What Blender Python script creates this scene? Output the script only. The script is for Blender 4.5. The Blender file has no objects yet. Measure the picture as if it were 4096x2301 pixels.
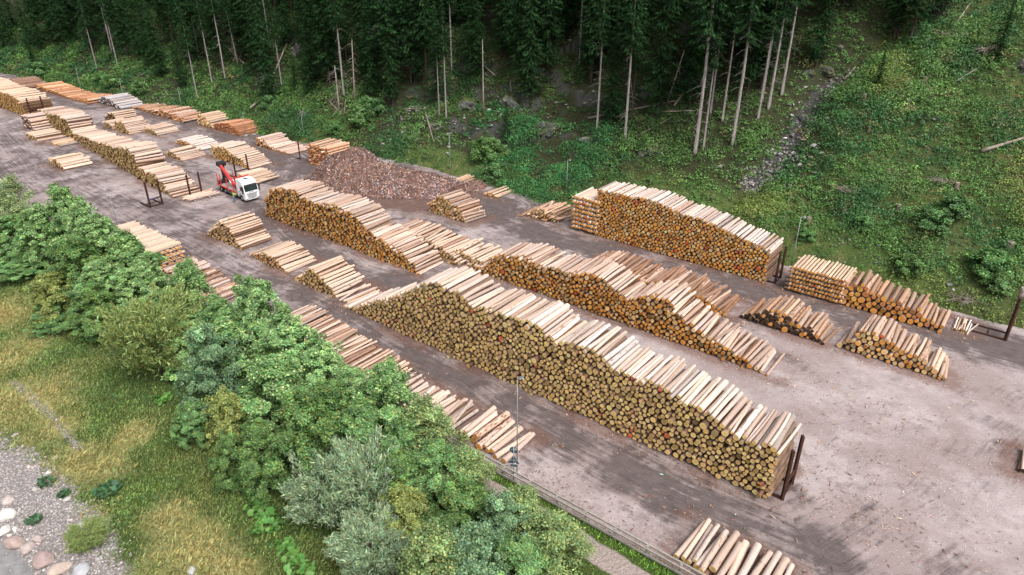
import bpy, bmesh, math, random
import numpy as np
from mathutils import Vector, Matrix
R = math.radians
rng = np.random.default_rng(7)
random.seed(7)
C = bpy.context.scene.collection
S = 40/33.0
# ------------------------------------------------------------------ camera geometry (photo pixels, 4096 x 2301)
PW, PH = 4096., 2301.
F = 1747*PW/2576
CX, CY = PW/2, PH/2
PITCH = math.atan2(893, 1747)
SP, CP = math.sin(PITCH), math.cos(PITCH)
H = 40.0
K = PW/2576
U = np.array([-.78485, .61968]); Wd = np.array([.61968, .78485])
def XY(u, w): return np.array([u*U[0]+w*Wd[0], u*U[1]+w*Wd[1]])
def ray(x, y):
    a = (x-CX)/F; b = (y-CY)/F
    return np.array([a, CP-b*SP, -SP-b*CP])
def gp(x, y, z=0.):
    d = ray(x, y); t = (z-H)/d[2]
    return np.array([0, 0, H])+d*t
def guw(x, y, z=0.):
    g = gp(x, y, z); return float(g[:2]@U), float(g[:2]@Wd)
def on_w(x, y, w0):
    d = ray(x, y); t = w0/(d[:2]@Wd); p = np.array([0, 0, H])+d*t
    return float(p[:2]@U), float(p[2])
def proj(P):
    P = np.asarray(P, float); q1 = P[..., 1]; q2 = P[..., 2]-H
    Z = q1*CP-q2*SP; dn = -q1*SP-q2*CP
    Zs = np.where(Z > .1, Z, .1)
    return CX+F*P[..., 0]/Zs, CY+F*dn/Zs, Z
CR = {1: (0, 200, .4837), 2: (900, 400, .5528), 3: (1900, 600, .553), 4: (2900, 600, .5529), 5: (2600, 1300, .6916), 6: (1500, 1300, .6916),
      7: (500, 800, .6221), 8: (0, 1400, .6228), 9: (0, 700, .4838), 0: (0, 0, 1.), 10: (0, 0, K), 11: (0, 0, .4285), 12: (1000, 0, .4285), 13: (2000, 0, .4285), 14: (3000, 0, .4285)}
def cp(c, x, y):
    a = CR[c]; return a[0]+x*a[2], a[1]+y*a[2]
# ------------------------------------------------------------------ noise
def vnoise(x, y, seed=0):
    x = np.asarray(x, float); y = np.asarray(y, float)
    xi = np.floor(x).astype(np.int64); yi = np.floor(y).astype(np.int64)
    fx = x-xi; fy = y-yi; fx = fx*fx*(3-2*fx); fy = fy*fy*(3-2*fy)
    def h(a, b):
        n = (a*374761393+b*668265263+seed*982451653) & 0x7fffffff
        n = ((n ^ (n >> 13))*1274126177) & 0x7fffffff
        return ((n ^ (n >> 16)) & 0xffff)/65535.
    return (h(xi, yi)*(1-fx)+h(xi+1, yi)*fx)*(1-fy)+(h(xi, yi+1)*(1-fx)+h(xi+1, yi+1)*fx)*fy
def fbm(x, y, seed=0, o=4):
    s = 0; a = .5; t = 0
    for i in range(o):
        s = s+a*vnoise(np.asarray(x)*2**i, np.asarray(y)*2**i, seed+i*17); t += a; a *= .5
    return s/t
def sstep(a, b, x):
    t = np.clip((x-a)/(b-a), 0, 1); return t*t*(3-2*t)
# ------------------------------------------------------------------ terrain functions
TU = np.array([-80, -40, 0, 20, 50, 75, 96, 112, 135, 175, 220, 330])*S
TW = np.array([75, 75, 73.2, 73.6, 73.8, 75, 73, 70.5, 70.5, 69.5, 65.5, 56])*S
def toe(u): return np.interp(u, TU, TW)
# gully axis in (u, w)
GA = np.array([[36., 97.], [33.3, 103.1], [32.2, 106.1], [31., 109.8], [31., 114.3], [29.4, 118.], [26.8, 122.4], [23.7, 127.9], [20., 136.], [10., 160.]])
def seg_dist(u, w, P):
    best = np.full(np.shape(u), 1e9); tc = np.zeros(np.shape(u)); sl = np.zeros(np.shape(u)); acc = 0
    for i in range(len(P)-1):
        a = P[i]; d = P[i+1]-a; L = np.hypot(*d)
        t = np.clip(((u-a[0])*d[0]+(w-a[1])*d[1])/L**2, 0, 1)
        qx = u-a[0]-t*d[0]; qy = w-a[1]-t*d[1]; q = np.hypot(qx, qy)
        m = q < best
        sg = np.sign(qx*d[1]-qy*d[0])
        best = np.where(m, q, best); tc = np.where(m, q*sg, tc); sl = np.where(m, acc+t*L, sl); acc += L
    return best, tc, sl
def rockm(u, w):
    d = w-toe(u)
    m = np.exp(-((u-83)/30)**2)*sstep(4, 12, d)*(1-sstep(34, 50, d))
    return m
def hill(u, w):
    u = np.asarray(u, float); w = np.asarray(w, float)
    d = w-toe(u)+1.6*(fbm(u/9, w/9, 3)-.5)
    st = np.interp(u, [-60, 10, 40, 60, 110, 150, 220, 320], [.62, .62, .55, .45, .55, .6, .55, .5])
    s2 = np.interp(u, [-60, 10, 40, 60, 110, 150, 220, 320], [.74, .76, .8, .92, .95, .85, .75, .7])
    dd = np.maximum(d, 0)
    h = np.where(dd < 9, st*dd, st*9+s2*(dd-9))
    h = h+sstep(2, 12, dd)*(3.2*(fbm(u/14, w/14, 5)-.5)+1.1*(fbm(u/3.5, w/3.5, 8)-.5))
    r = rockm(u, w)
    x = h/5.+2.5*fbm(u/10, w/10, 21)
    stair = (np.floor(x)+sstep(.25, .75, x-np.floor(x))-x)*5*.75
    h = h+r*stair
    g, _, _ = seg_dist(u, w, GA)
    h = h-2.2*np.exp(-(g/3.0)**2)*sstep(1, 7, dd)
    return np.where(d < 0, -.25+.2*d, h-.12)
WF = 28.0*S     # fence line
WATER = None
def bank(u, w):
    u = np.asarray(u, float); w = np.asarray(w, float)
    z = np.interp(w, [-40, 3, 9, 17, 22, 29.5, 31, WF-.3, WF+.2, WF+.8], [-3.6, -3.0, -2.8, -2.5, -1.7, -.25, .02, .02, .07, -.15])
    z = z+.35*(fbm(u/6, w/6, 31)-.5)*sstep(32, 27, w)+.05*(vnoise(u*1.3, w*1.3, 4)-.5)
    if WATER is not None:
        (a, b, n) = WATER
        s = (u-a)*n[0]+(w-b)*n[1]
        z = z-.9*sstep(-.6, 2.2, s+.6*(fbm(u/2.5, w/2.5, 44)-.5))
    return z
def hit(fn, px, py):
    d = ray(px, py); t = np.linspace(25, 420, 8000)
    X = d[0]*t; Y = d[1]*t; Z = H+d[2]*t
    u = X*U[0]+Y*U[1]; w = X*Wd[0]+Y*Wd[1]
    b = np.nonzero(Z < fn(u, w))[0]
    i = b[0] if len(b) else len(t)-1
    return float(u[i]), float(w[i]), float(fn(u[i:i+1], w[i:i+1])[0])
# ------------------------------------------------------------------ mesh helpers
def tag(o, label=None, cat=None, group=None, kind=None):
    if label: o['label'] = label
    if cat: o['category'] = cat
    if group: o['group'] = group
    if kind: o['kind'] = kind
    return o
def link(name, data, parent=None, loc=None):
    o = bpy.data.objects.new(name, data); C.objects.link(o)
    if parent is not None: o.parent = parent
    if loc is not None: o.location = loc
    return o
def empty(name, loc, label, cat, group=None, rz=0):
    o = bpy.data.objects.new(name, None); C.objects.link(o); o.location = loc; o.rotation_euler = (0, 0, rz)
    return tag(o, label, cat, group)
def npmesh(name, V, Fs, mats, fm=None, smooth=None, col=None, uvl=None, fattr=None):
    """V (n,3); Fs list of (m,k) arrays; fm / smooth per-face arrays; col per-vertex RGBA; uvl per-loop; fattr {name: per-vertex float}"""
    me = bpy.data.meshes.new(name)
    Fs = [np.asarray(f, np.int32) for f in Fs if len(f)]
    nl = sum(f.size for f in Fs); nf = sum(len(f) for f in Fs)
    me.vertices.add(len(V)); me.vertices.foreach_set('co', np.ascontiguousarray(V, np.float32).ravel())
    me.loops.add(nl); me.loops.foreach_set('vertex_index', np.concatenate([f.ravel() for f in Fs]))
    me.polygons.add(nf)
    tot = np.concatenate([np.full(len(f), f.shape[1], np.int32) for f in Fs])
    st = np.concatenate([[0], np.cumsum(tot)[:-1]]).astype(np.int32)
    me.polygons.foreach_set('loop_start', st)
    try: me.polygons.foreach_set('loop_total', tot)
    except Exception: pass
    for m in (mats if isinstance(mats, (list, tuple)) else [mats]): me.materials.append(m)
    if fm is not None: me.polygons.foreach_set('material_index', np.asarray(fm, np.int32))
    sm = np.zeros(nf, bool) if smooth is None else (np.full(nf, smooth) if np.isscalar(smooth) else np.asarray(smooth, bool))
    me.polygons.foreach_set('use_smooth', sm)
    if col is not None:
        a = me.color_attributes.new('col', 'FLOAT_COLOR', 'POINT'); a.data.foreach_set('color', np.ascontiguousarray(col, np.float32).ravel())
    if fattr:
        for k, v in fattr.items():
            a = me.attributes.new(k, 'FLOAT', 'POINT'); a.data.foreach_set('value', np.ascontiguousarray(v, np.float32))
    if uvl is not None:
        l = me.uv_layers.new(name='UVMap'); l.data.foreach_set('uv', np.ascontiguousarray(uvl, np.float32).ravel())
    me.update(calc_edges=True); me.validate()
    return me
def grid(us, ws, fn):
    uu, ww = np.meshgrid(us, ws, indexing='ij'); u = uu.ravel(); w = ww.ravel(); z = fn(u, w)
    X = u*U[0]+w*Wd[0]; Y = u*U[1]+w*Wd[1]
    n, m = len(us), len(ws); i = np.arange((n-1)*(m-1)); a = (i//(m-1))*m+i % (m-1)
    Fq = np.stack([a, a+1, a+m+1, a+m], 1)   # orientation fixed below
    V = np.stack([X, Y, z], 1)
    e = np.cross(V[Fq[0, 1]]-V[Fq[0, 0]], V[Fq[0, 2]]-V[Fq[0, 0]])
    if e[2] < 0: Fq = Fq[:, ::-1]
    return V, Fq, u, w
class MB:
    """collects boxes, bars, tubes and prisms into one mesh"""
    def __init__(s): s.bm = bmesh.new()
    def box(s, c, d, rot=None, bev=0):
        r = bmesh.ops.create_cube(s.bm, size=1)['verts']
        M = Matrix.Translation(Vector(c))
        if rot is not None: M = M @ rot
        M = M @ Matrix.Diagonal((d[0], d[1], d[2], 1))
        bmesh.ops.transform(s.bm, matrix=M, verts=r)
        if bev:
            es = list({e for v in r for e in v.link_edges})
            bmesh.ops.bevel(s.bm, geom=es, offset=bev, segments=2, affect='EDGES', profile=.6)
        return s
    def bar(s, a, b, wd, ht=None, roll=0):
        a = Vector(a); b = Vector(b); d = b-a; q = d.to_track_quat('X', 'Z').to_matrix().to_4x4() @ Matrix.Rotation(roll, 4, 'X')
        return s.box((a+b)/2, (d.length, wd, ht or wd), q)
    def tube(s, pts, rs, n=8, cap=True):
        rings = []; pts = [Vector(p) for p in pts]
        for i, p in enumerate(pts):
            d = (pts[min(i+1, len(pts)-1)]-pts[max(i-1, 0)]).normalized()
            q = d.to_track_quat('Z', 'Y'); r = rs[i] if isinstance(rs, (list, tuple)) else rs
            rings.append([s.bm.verts.new(p+q @ Vector((math.cos(2*math.pi*k/n)*r, math.sin(2*math.pi*k/n)*r, 0))) for k in range(n)])
        for a, b in zip(rings, rings[1:]):
            for k in range(n):
                f = s.bm.faces.new((a[k], a[(k+1) % n], b[(k+1) % n], b[k])); f.smooth = True
        if cap:
            s.bm.faces.new(rings[0][::-1]); s.bm.faces.new(rings[-1])
        return s
    def prism(s, poly, y0, y1, bev=0):
        a = [s.bm.verts.new((p[0], y0, p[1])) for p in poly]; b = [s.bm.verts.new((p[0], y1, p[1])) for p in poly]
        n = len(poly); fs = [s.bm.faces.new(a), s.bm.faces.new(b[::-1])]
        for k in range(n): fs.append(s.bm.faces.new((a[(k+1) % n], a[k], b[k], b[(k+1) % n])))
        bmesh.ops.recalc_face_normals(s.bm, faces=fs)
        if bev:
            es = list({e for f in fs for e in f.edges})
            bmesh.ops.bevel(s.bm, geom=es, offset=bev, segments=2, affect='EDGES', profile=.6)
        return s
    def build(s, name, mat, parent=None, loc=None):
        me = bpy.data.meshes.new(name); s.bm.to_mesh(me); s.bm.free()
        me.materials.append(mat)
        return link(name, me, parent, loc)
# ------------------------------------------------------------------ materials
def nt(name):
    m = bpy.data.materials.new(name); m.use_nodes = True; t = m.node_tree; t.nodes.clear()
    o = t.nodes.new('ShaderNodeOutputMaterial')
    return m, t, o
class N:
    def __init__(s, t): s.t = t
    def n(s, typ, **kw):
        x = s.t.nodes.new(typ)
        for k, v in kw.items(): setattr(x, k, v)
        return x
    def l(s, a, b): s.t.links.new(a, b)
    def val(s, x, i, v):
        if hasattr(v, 'is_output') or isinstance(v, bpy.types.NodeSocket): s.l(v, x.inputs[i])
        else: x.inputs[i].default_value = v
    def noise(s, vec, scale, detail=3, rough=.55, dim='3D'):
        x = s.n('ShaderNodeTexNoise', noise_dimensions=dim); x.inputs['Scale'].default_value = scale; x.inputs['Detail'].default_value = detail; x.inputs['Roughness'].default_value = rough
        if vec is not None: s.l(vec, x.inputs['Vector'])
        return x.outputs['Fac']
    def math(s, op, a, b=0., c=None):
        x = s.n('ShaderNodeMath', operation=op); s.val(x, 0, a); s.val(x, 1, b)
        if c is not None: s.val(x, 2, c)
        return x.outputs[0]
    def mr(s, v, a, b, c=0., d=1.):
        x = s.n('ShaderNodeMapRange'); x.clamp = True; s.val(x, 0, v); s.val(x, 1, a); s.val(x, 2, b); s.val(x, 3, c); s.val(x, 4, d)
        return x.outputs[0]
    def mix(s, f, a, b, op='MIX'):
        x = s.n('ShaderNodeMix', data_type='RGBA', blend_type=op); s.val(x, 0, f)
        for i, v in ((6, a), (7, b)):
            if isinstance(v, tuple): x.inputs[i].default_value = (*v[:3], 1)
            else: s.l(v, x.inputs[i])
        return x.outputs[2]
    def attr(s, name, out='Fac'): return s.n('ShaderNodeAttribute', attribute_name=name).outputs[out]
    def bsdf(s, o, col, rough=.8, metal=0., spec=.3, bump=None, bstr=.3, bdist=.05):
        b = s.n('ShaderNodeBsdfPrincipled')
        if isinstance(col, tuple): b.inputs['Base Color'].default_value = (*col[:3], 1)
        else: s.l(col, b.inputs['Base Color'])
        s.val(b, 'Roughness', rough); s.val(b, 'Metallic', metal); b.inputs['Specular IOR Level'].default_value = spec
        if bump is not None:
            bp = s.n('ShaderNodeBump'); bp.inputs['Strength'].default_value = bstr; bp.inputs['Distance'].default_value = bdist
            s.l(bump, bp.inputs['Height']); s.l(bp.outputs[0], b.inputs['Normal'])
        s.l(b.outputs[0], o.inputs[0]); return b
def simple(name, c, rough=.7, metal=0., var=.25, scale=6., dark=None, spec=.3):
    m, t, o = nt(name); g = N(t); co = g.n('ShaderNodeTexCoord').outputs['Object']
    f = g.mr(g.noise(co, scale, 4), .3, .7)
    d = dark or tuple(x*(1-var) for x in c)
    col = g.mix(f, c, d); g.bsdf(o, col, g.mr(f, 0, 1, rough*.9, min(1, rough*1.1)), metal, spec)
    return m
def mat_log_side():
    m, t, o = nt('debarked_wood'); g = N(t)
    uv = g.n('ShaderNodeUVMap', uv_map='UVMap').outputs[0]
    def mp(sx, sy):
        x = g.n('ShaderNodeMapping'); g.l(uv, x.inputs[0]); x.inputs['Scale'].default_value = (sx, sy, 1); return x.outputs[0]
    ca = g.n('ShaderNodeAttribute', attribute_name='col')
    streak = g.noise(mp(.9, 14), 1, 3, .6)
    patch = g.noise(mp(1.5, 4.2), 1, 4, .6)
    knot = g.n('ShaderNodeTexVoronoi'); knot.inputs['Scale'].default_value = 1; g.l(mp(3.2, 4.), knot.inputs['Vector'])
    kf = g.mr(knot.outputs['Distance'], .08, .16, .55, 1.)
    col = g.mix(g.mr(streak, .3, .75, 0, 1), ca.outputs['Color'], (1.1, 1.05, .98), 'MULTIPLY')
    col = g.mix(g.mr(streak, .45, .7, 0, .45), col, g.mix(1., ca.outputs['Color'], (.72, .62, .56), 'MULTIPLY'))
    thr = g.math('SUBTRACT', .82, g.math('MULTIPLY', ca.outputs['Alpha'], .5))
    bark = g.mr(patch, thr, g.math('ADD', thr, .09))
    col = g.mix(bark, col, g.mix(g.mr(streak, .35, .65), (.17, .085, .05), (.30, .17, .10)))
    col = g.mix(1., col, kf, 'MULTIPLY')
    g.bsdf(o, col, .75, 0, .25, g.math('ADD', streak, g.math('MULTIPLY', patch, .6)), .5, .03)
    return m
def mat_log_end():
    m, t, o = nt('cut_wood'); g = N(t)
    uv = g.n('ShaderNodeUVMap', uv_map='UVMap').outputs[0]
    ca = g.n('ShaderNodeAttribute', attribute_name='col')
    fr = g.n('ShaderNodeVectorMath', operation='FRACTION'); g.l(uv, fr.inputs[0])
    ce = g.n('ShaderNodeVectorMath', operation='SUBTRACT'); g.l(fr.outputs[0], ce.inputs[0]); ce.inputs[1].default_value = (.5, .5, 0)
    ln = g.n('ShaderNodeVectorMath', operation='LENGTH'); g.l(ce.outputs[0], ln.inputs[0])
    rr = g.math('ADD', ln.outputs['Value'], g.math('MULTIPLY', g.noise(uv, 2.5, 2), .12))
    ring = g.math('SINE', g.math('MULTIPLY', rr, 85.))
    col = g.mix(g.mr(ring, -1, 1, 0, .22), ca.outputs['Color'], (.45, .4, .35), 'MULTIPLY')
    col = g.mix(g.mr(rr, .16, .3, .3, 0), col, (.55, .42, .33), 'MULTIPLY')
    bl = g.noise(uv, 3.1, 3)
    col = g.mix(g.mr(bl, .5, .8, 0, .3), col, g.mix(1., ca.outputs['Color'], (.5, .42, .38), 'MULTIPLY'))
    red = g.math('MULTIPLY', g.mr(ca.outputs['Alpha'], .5, .6), g.mr(g.noise(uv, 6., 2), .42, .5))
    col = g.mix(red, col, (.62, .035, .03))
    g.bsdf(o, col, .85, 0, .2)
    return m
def mat_leaf(name, trans=.35, rough=.6, spec=.25):
    m, t, o = nt(name); g = N(t)
    ca = g.n('ShaderNodeAttribute', attribute_name='col').outputs['Color']
    b = g.n('ShaderNodeBsdfPrincipled'); g.l(ca, b.inputs['Base Color']); b.inputs['Roughness'].default_value = rough; b.inputs['Specular IOR Level'].default_value = spec
    tr = g.n('ShaderNodeBsdfTranslucent'); g.l(g.mix(1., ca, (1.25, 1.2, .6), 'MULTIPLY'), tr.inputs[0])
    mx = g.n('ShaderNodeMixShader'); mx.inputs[0].default_value = trans; g.l(b.outputs[0], mx.inputs[1]); g.l(tr.outputs[0], mx.inputs[2]); g.l(mx.outputs[0], o.inputs[0])
    return m
def mat_attr(name, rough=.85, var=.3, scale=8.):
    m, t, o = nt(name); g = N(t); co = g.n('ShaderNodeTexCoord').outputs['Object']
    ca = g.n('ShaderNodeAttribute', attribute_name='col').outputs['Color']
    f = g.noise(co, scale, 4)
    g.bsdf(o, g.mix(g.mr(f, .35, .7, 0, var*2), ca, g.mix(1., ca, (.5, .48, .46), 'MULTIPLY')), rough, 0, .2, f, .4, .03)
    return m
def mat_yard():
    m, t, o = nt('gravel_and_mud'); g = N(t); co = g.n('ShaderNodeTexCoord').outputs['Object']
    mud = g.attr('mud'); tc = g.attr('across'); al = g.attr('along'); lit = g.attr('litter')
    n1 = g.noise(co, .12, 5, .6); n2 = g.noise(co, .9, 5, .65); n3 = g.noise(co, 7., 3, .7)
    # stones
    vo = g.n('ShaderNodeTexVoronoi'); vo.inputs['Scale'].default_value = 5.; g.l(co, vo.inputs['Vector'])
    stone = g.mr(vo.outputs['Distance'], .12, .3, 1, 0)
    sc = g.n('ShaderNodeSeparateColor'); g.l(vo.outputs['Color'], sc.inputs[0])
    grav = g.mix(g.mr(n2, .3, .7), YC['light'], YC['mid'])
    grav = g.mix(g.mr(g.noise(co, .33, 6, .7), .46, .66, 0, .75), grav, YC['dark'])
    grav = g.mix(g.mr(n1, .42, .6, 0, .9), grav, YC['dusty'])
    grav = g.mix(g.mr(n3, .35, .75, 0, .35), grav, YC['dark'])
    grav = g.mix(g.math('MULTIPLY', stone, g.mr(sc.outputs[0], .72, .8)), grav, (.52, .48, .47))
    grav = g.mix(g.math('MULTIPLY', stone, g.mr(sc.outputs[1], .78, .84)), grav, (.16, .14, .14))
    # long drag marks along the wheel lines
    cb = g.n('ShaderNodeCombineXYZ'); g.l(g.math('MULTIPLY', tc, 2.3), cb.inputs[0]); g.l(g.math('MULTIPLY', al, .13), cb.inputs[1])
    str1 = g.noise(cb.outputs[0], 1., 4, .65)
    cb2 = g.n('ShaderNodeCombineXYZ'); g.l(g.math('MULTIPLY', tc, 7.), cb2.inputs[0]); g.l(g.math('MULTIPLY', al, .16), cb2.inputs[1])
    str2 = g.noise(cb2.outputs[0], 1., 3, .6)
    mk = g.math('ADD', mud, g.math('MULTIPLY', g.math('SUBTRACT', str1, .5), g.math('MULTIPLY', g.mr(mud, .02, .4), 1.35)))
    mk = g.math('ADD', mk, g.math('MULTIPLY', g.math('SUBTRACT', n2, .5), .9))
    mf = g.mr(mk, .28, .72)
    mudc = g.mix(g.mr(g.math('ADD', g.math('MULTIPLY', str2, .5), g.math('MULTIPLY', n2, .5)), .38, .62), YC['mud'], YC['mud2'])
    mudc = g.mix(g.mr(str2, .62, .72, 0, g.mr(mud, .5, .9, 0, .55)), mudc, (.035, .028, .027))
    col = g.mix(mf, grav, mudc)
    # bark litter trodden into the ground
    lf = g.math('MULTIPLY', g.mr(g.math('ADD', g.noise(co, 3.2, 5, .75), g.math('MULTIPLY', lit, .3)), .58, .72), g.mr(lit, .1, .8))
    col = g.mix(g.math('MULTIPLY', lf, .6), col, g.mix(g.mr(n3, .4, .6), (.20, .10, .07), (.10, .06, .05)))
    hgt = g.math('ADD', g.math('MULTIPLY', n3, .5), g.math('ADD', g.math('MULTIPLY', stone, .25), g.math('MULTIPLY', str2, g.math('MULTIPLY', mud, 1.5))))
    g.bsdf(o, col, g.mr(mf, 0, 1, .95, .8), 0, .2, hgt, .7, .08)
    return m
YC = dict(light=(.43, .375, .37), mid=(.33, .275, .268), dusty=(.26, .205, .195), dark=(.22, .185, .18), mud=(.14, .112, .108), mud2=(.08, .064, .062))
def mat_hill():
    m, t, o = nt('forest_soil'); g = N(t); co = g.n('ShaderNodeTexCoord').outputs['Object']
    gr = g.attr('grass'); rk = g.attr('rock'); sr = g.attr('scree')
    n1 = g.noise(co, .25, 5, .6); n2 = g.noise(co, 1.6, 5, .65); n3 = g.noise(co, 6., 4, .7)
    soil = g.mix(g.mr(n2, .35, .65), (.038, .031, .018), (.028, .042, .014))
    grass = g.mix(g.mr(n2, .3, .7), (.085, .125, .033), (.04, .07, .02))
    grass = g.mix(g.mr(n1, .45, .65, 0, .6), grass, (.13, .13, .045))
    col = g.mix(g.mr(g.math('ADD', gr, g.math('MULTIPLY', g.math('SUBTRACT', n2, .5), .6)), .3, .6), soil, grass)
    rock = g.mix(g.mr(n3, .35, .7), (.11, .108, .10), (.03, .03, .03))
    rock = g.mix(g.mr(n1, .5, .62), rock, (.06, .07, .025))
    geo = g.n('ShaderNodeNewGeometry'); sx = g.n('ShaderNodeSeparateXYZ'); g.l(geo.outputs['Normal'], sx.inputs[0])
    steep = g.mr(sx.outputs[2], .5, .68, 1, 0)
    col = g.mix(g.math('MAXIMUM', g.math('MULTIPLY', steep, g.mr(rk, .1, .4)), 0.), col, rock)
    vo = g.n('ShaderNodeTexVoronoi'); vo.inputs['Scale'].default_value = 2.2; g.l(co, vo.inputs['Vector'])
    scr = g.mix(g.mr(vo.outputs['Distance'], .1, .5), (.30, .285, .27), (.045, .042, .04))
    col = g.mix(g.mr(g.math('ADD', sr, g.math('MULTIPLY', g.math('SUBTRACT', n3, .5), .8)), .45, .65), col, scr)
    wet = g.attr('wet')
    wm = g.mr(g.math('ADD', wet, g.math('MULTIPLY', g.math('SUBTRACT', n2, .5), .8)), .4, .6)
    col = g.mix(wm, col, g.mix(g.mr(n3, .4, .65), (.022, .021, .02), (.085, .08, .075)))
    g.bsdf(o, col, g.mr(wm, 0, 1, .95, .5), 0, .2, g.math('ADD', n3, n2), .8, .15)
    return m
def mat_bank():
    m, t, o = nt('river_bank_soil'); g = N(t); co = g.n('ShaderNodeTexCoord').outputs['Object']
    gv = g.attr('gravel'); gd = g.attr('gold'); pt = g.attr('path')
    n1 = g.noise(co, .35, 5, .6); n2 = g.noise(co, 2., 5, .65); n3 = g.noise(co, 9., 4, .7)
    gr = g.mix(g.mr(n2, .3, .7), (.075, .10, .025), (.035, .06, .015))
    gold = g.mix(g.mr(n2, .3, .7), (.34, .31, .15), (.20, .20, .07))
    col = g.mix(g.mr(g.math('ADD', gd, g.math('MULTIPLY', g.math('SUBTRACT', n1, .5), .9)), .35, .65), gr, gold)
    vo = g.n('ShaderNodeTexVoronoi'); vo.inputs['Scale'].default_value = 4.5; g.l(co, vo.inputs['Vector'])
    sc = g.n('ShaderNodeSeparateColor'); g.l(vo.outputs['Color'], sc.inputs[0])
    peb = g.mix(g.mr(vo.outputs['Distance'], .2, .55), g.mix(sc.outputs[0], (.48, .43, .41), (.32, .29, .285)), (.20, .18, .17))
    col = g.mix(g.mr(g.math('ADD', gv, g.math('MULTIPLY', g.math('SUBTRACT', n2, .5), .7)), .4, .6), col, peb)
    pc = g.mix(g.mr(n3, .35, .7), (.36, .30, .27), (.22, .18, .16))
    col = g.mix(g.mr(g.math('ADD', pt, g.math('MULTIPLY', g.math('SUBTRACT', n2, .5), .5)), .4, .6), col, pc)
    g.bsdf(o, col, .95, 0, .15, g.math('ADD', n3, vo.outputs['Distance']), .8, .1)
    return m
def mat_rock():
    m, t, o = nt('mossy_rock'); g = N(t); co = g.n('ShaderNodeTexCoord').outputs['Object']
    mp = g.n('ShaderNodeMapping'); g.l(co, mp.inputs[0]); mp.inputs['Scale'].default_value = (.6, 2.2, 1.2); mp.inputs['Rotation'].default_value = (.5, .6, .3)
    n = g.noise(mp.outputs[0], 1.1, 8, .72); n2 = g.noise(co, .5, 4, .6)
    rock = g.mix(g.mr(n, .38, .62), (.24, .235, .23), (.028, .028, .03))
    geo = g.n('ShaderNodeNewGeometry'); sx = g.n('ShaderNodeSeparateXYZ'); g.l(geo.outputs['Normal'], sx.inputs[0])
    moss = g.mr(g.math('ADD', sx.outputs[2], g.math('MULTIPLY', g.math('SUBTRACT', n2, .5), 1.4)), .45, .7)
    col = g.mix(moss, rock, g.mix(g.mr(n, .4, .6), (.10, .115, .02), (.035, .05, .012)))
    g.bsdf(o, col, .9, 0, .2, n, 1., .35)
    return m
def mat_boulder():
    m, t, o = nt('river_stone'); g = N(t); co = g.n('ShaderNodeTexCoord').outputs['Object']
    ca = g.n('ShaderNodeAttribute', attribute_name='col').outputs['Color']
    n = g.noise(co, 3., 6, .7)
    g.bsdf(o, g.mix(g.mr(n, .35, .7, 0, .7), ca, g.mix(1., ca, (.55, .52, .5), 'MULTIPLY')), .8, 0, .3, n, .4, .05)
    return m
def mat_water():
    m, t, o = nt('river_water'); g = N(t); co = g.n('ShaderNodeTexCoord').outputs['Object']
    n = g.noise(co, 1.3, 5, .65); n2 = g.noise(co, 5., 3, .6)
    col = g.mix(g.mr(n, .35, .65), (.17, .17, .17), (.26, .25, .245))
    col = g.mix(g.mr(n2, .66, .74), col, (.6, .62, .64))
    g.bsdf(o, col, .18, 0, .5, g.math('ADD', n, g.math('MULTIPLY', n2, .4)), .35, .2)
    return m
def mat_trunk(name, a, b, moss=0):
    m, t, o = nt(name); g = N(t); co = g.n('ShaderNodeTexCoord').outputs['Object']
    mp = g.n('ShaderNodeMapping'); g.l(co, mp.inputs[0]); mp.inputs['Scale'].default_value = (4, 4, .9)
    n = g.noise(mp.outputs[0], 1.6, 5, .7)
    g.bsdf(o, g.mix(g.mr(n, .35, .65), a, b), .9, 0, .15, n, .6, .05)
    return m
M = {}
M['side'] = mat_log_side(); M['end'] = mat_log_end(); M['leaf'] = mat_leaf('leaf_green', .22, .5, .35); M['needle'] = mat_leaf('needle_green', .2, .9, .05)
M['yard'] = mat_yard(); M['hill'] = mat_hill(); M['bank'] = mat_bank(); M['rock'] = mat_rock(); M['boulder'] = mat_boulder(); M['water'] = mat_water()
M['attr'] = mat_attr('bark_chips'); M['rust'] = simple('rusty_steel', (.085, .038, .028), .75, .3, .5, 5.)
M['trunk_grey'] = mat_trunk('spruce_bark', (.36, .33, .31), (.16, .14, .13)); M['trunk_dark'] = mat_trunk('dark_bark', (.08, .06, .05), (.04, .03, .025))
M['stump'] = mat_trunk('stump_bark', (.20, .15, .125), (.10, .075, .065)); M['trunk_dead'] = mat_trunk('dead_wood', (.40, .34, .30), (.20, .16, .13)); M['birch'] = mat_trunk('birch_bark', (.6, .58, .54), (.25, .23, .2))
M['galv'] = simple('galvanised_steel', (.33, .36, .37), .5, .5, .2, 4.); M['concrete'] = simple('concrete', (.42, .41, .39), .9)
M['rail'] = simple('weathered_rail', (.34, .31, .28), .85, 0, .35, 3.); M['signback'] = simple('sign_back', (.09, .14, .17), .5, .4, .15)
M['white'] = simple('white_paint', (.78, .79, .80), .35, 0, .06, 2., spec=.5); M['red'] = simple('red_paint', (.55, .035, .03), .45, 0, .2, 3., spec=.5)
M['black'] = simple('black_plastic', (.022, .024, .026), .5); M['glass'] = simple('dark_glass', (.015, .028, .03), .08, 0, .2, 3., spec=.7)
M['tyre'] = simple('tyre_rubber', (.025, .024, .024), .85); M['rim'] = simple('wheel_rim', (.55, .56, .57), .35, .7, .15); M['deck'] = simple('deck_plate', (.38, .32, .30), .7, .2, .3)
M['lamp'] = simple('lamp_lens', (.75, .77, .78), .2); M['chrome'] = simple('bright_metal', (.6, .6, .6), .25, .9, .1)
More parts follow.
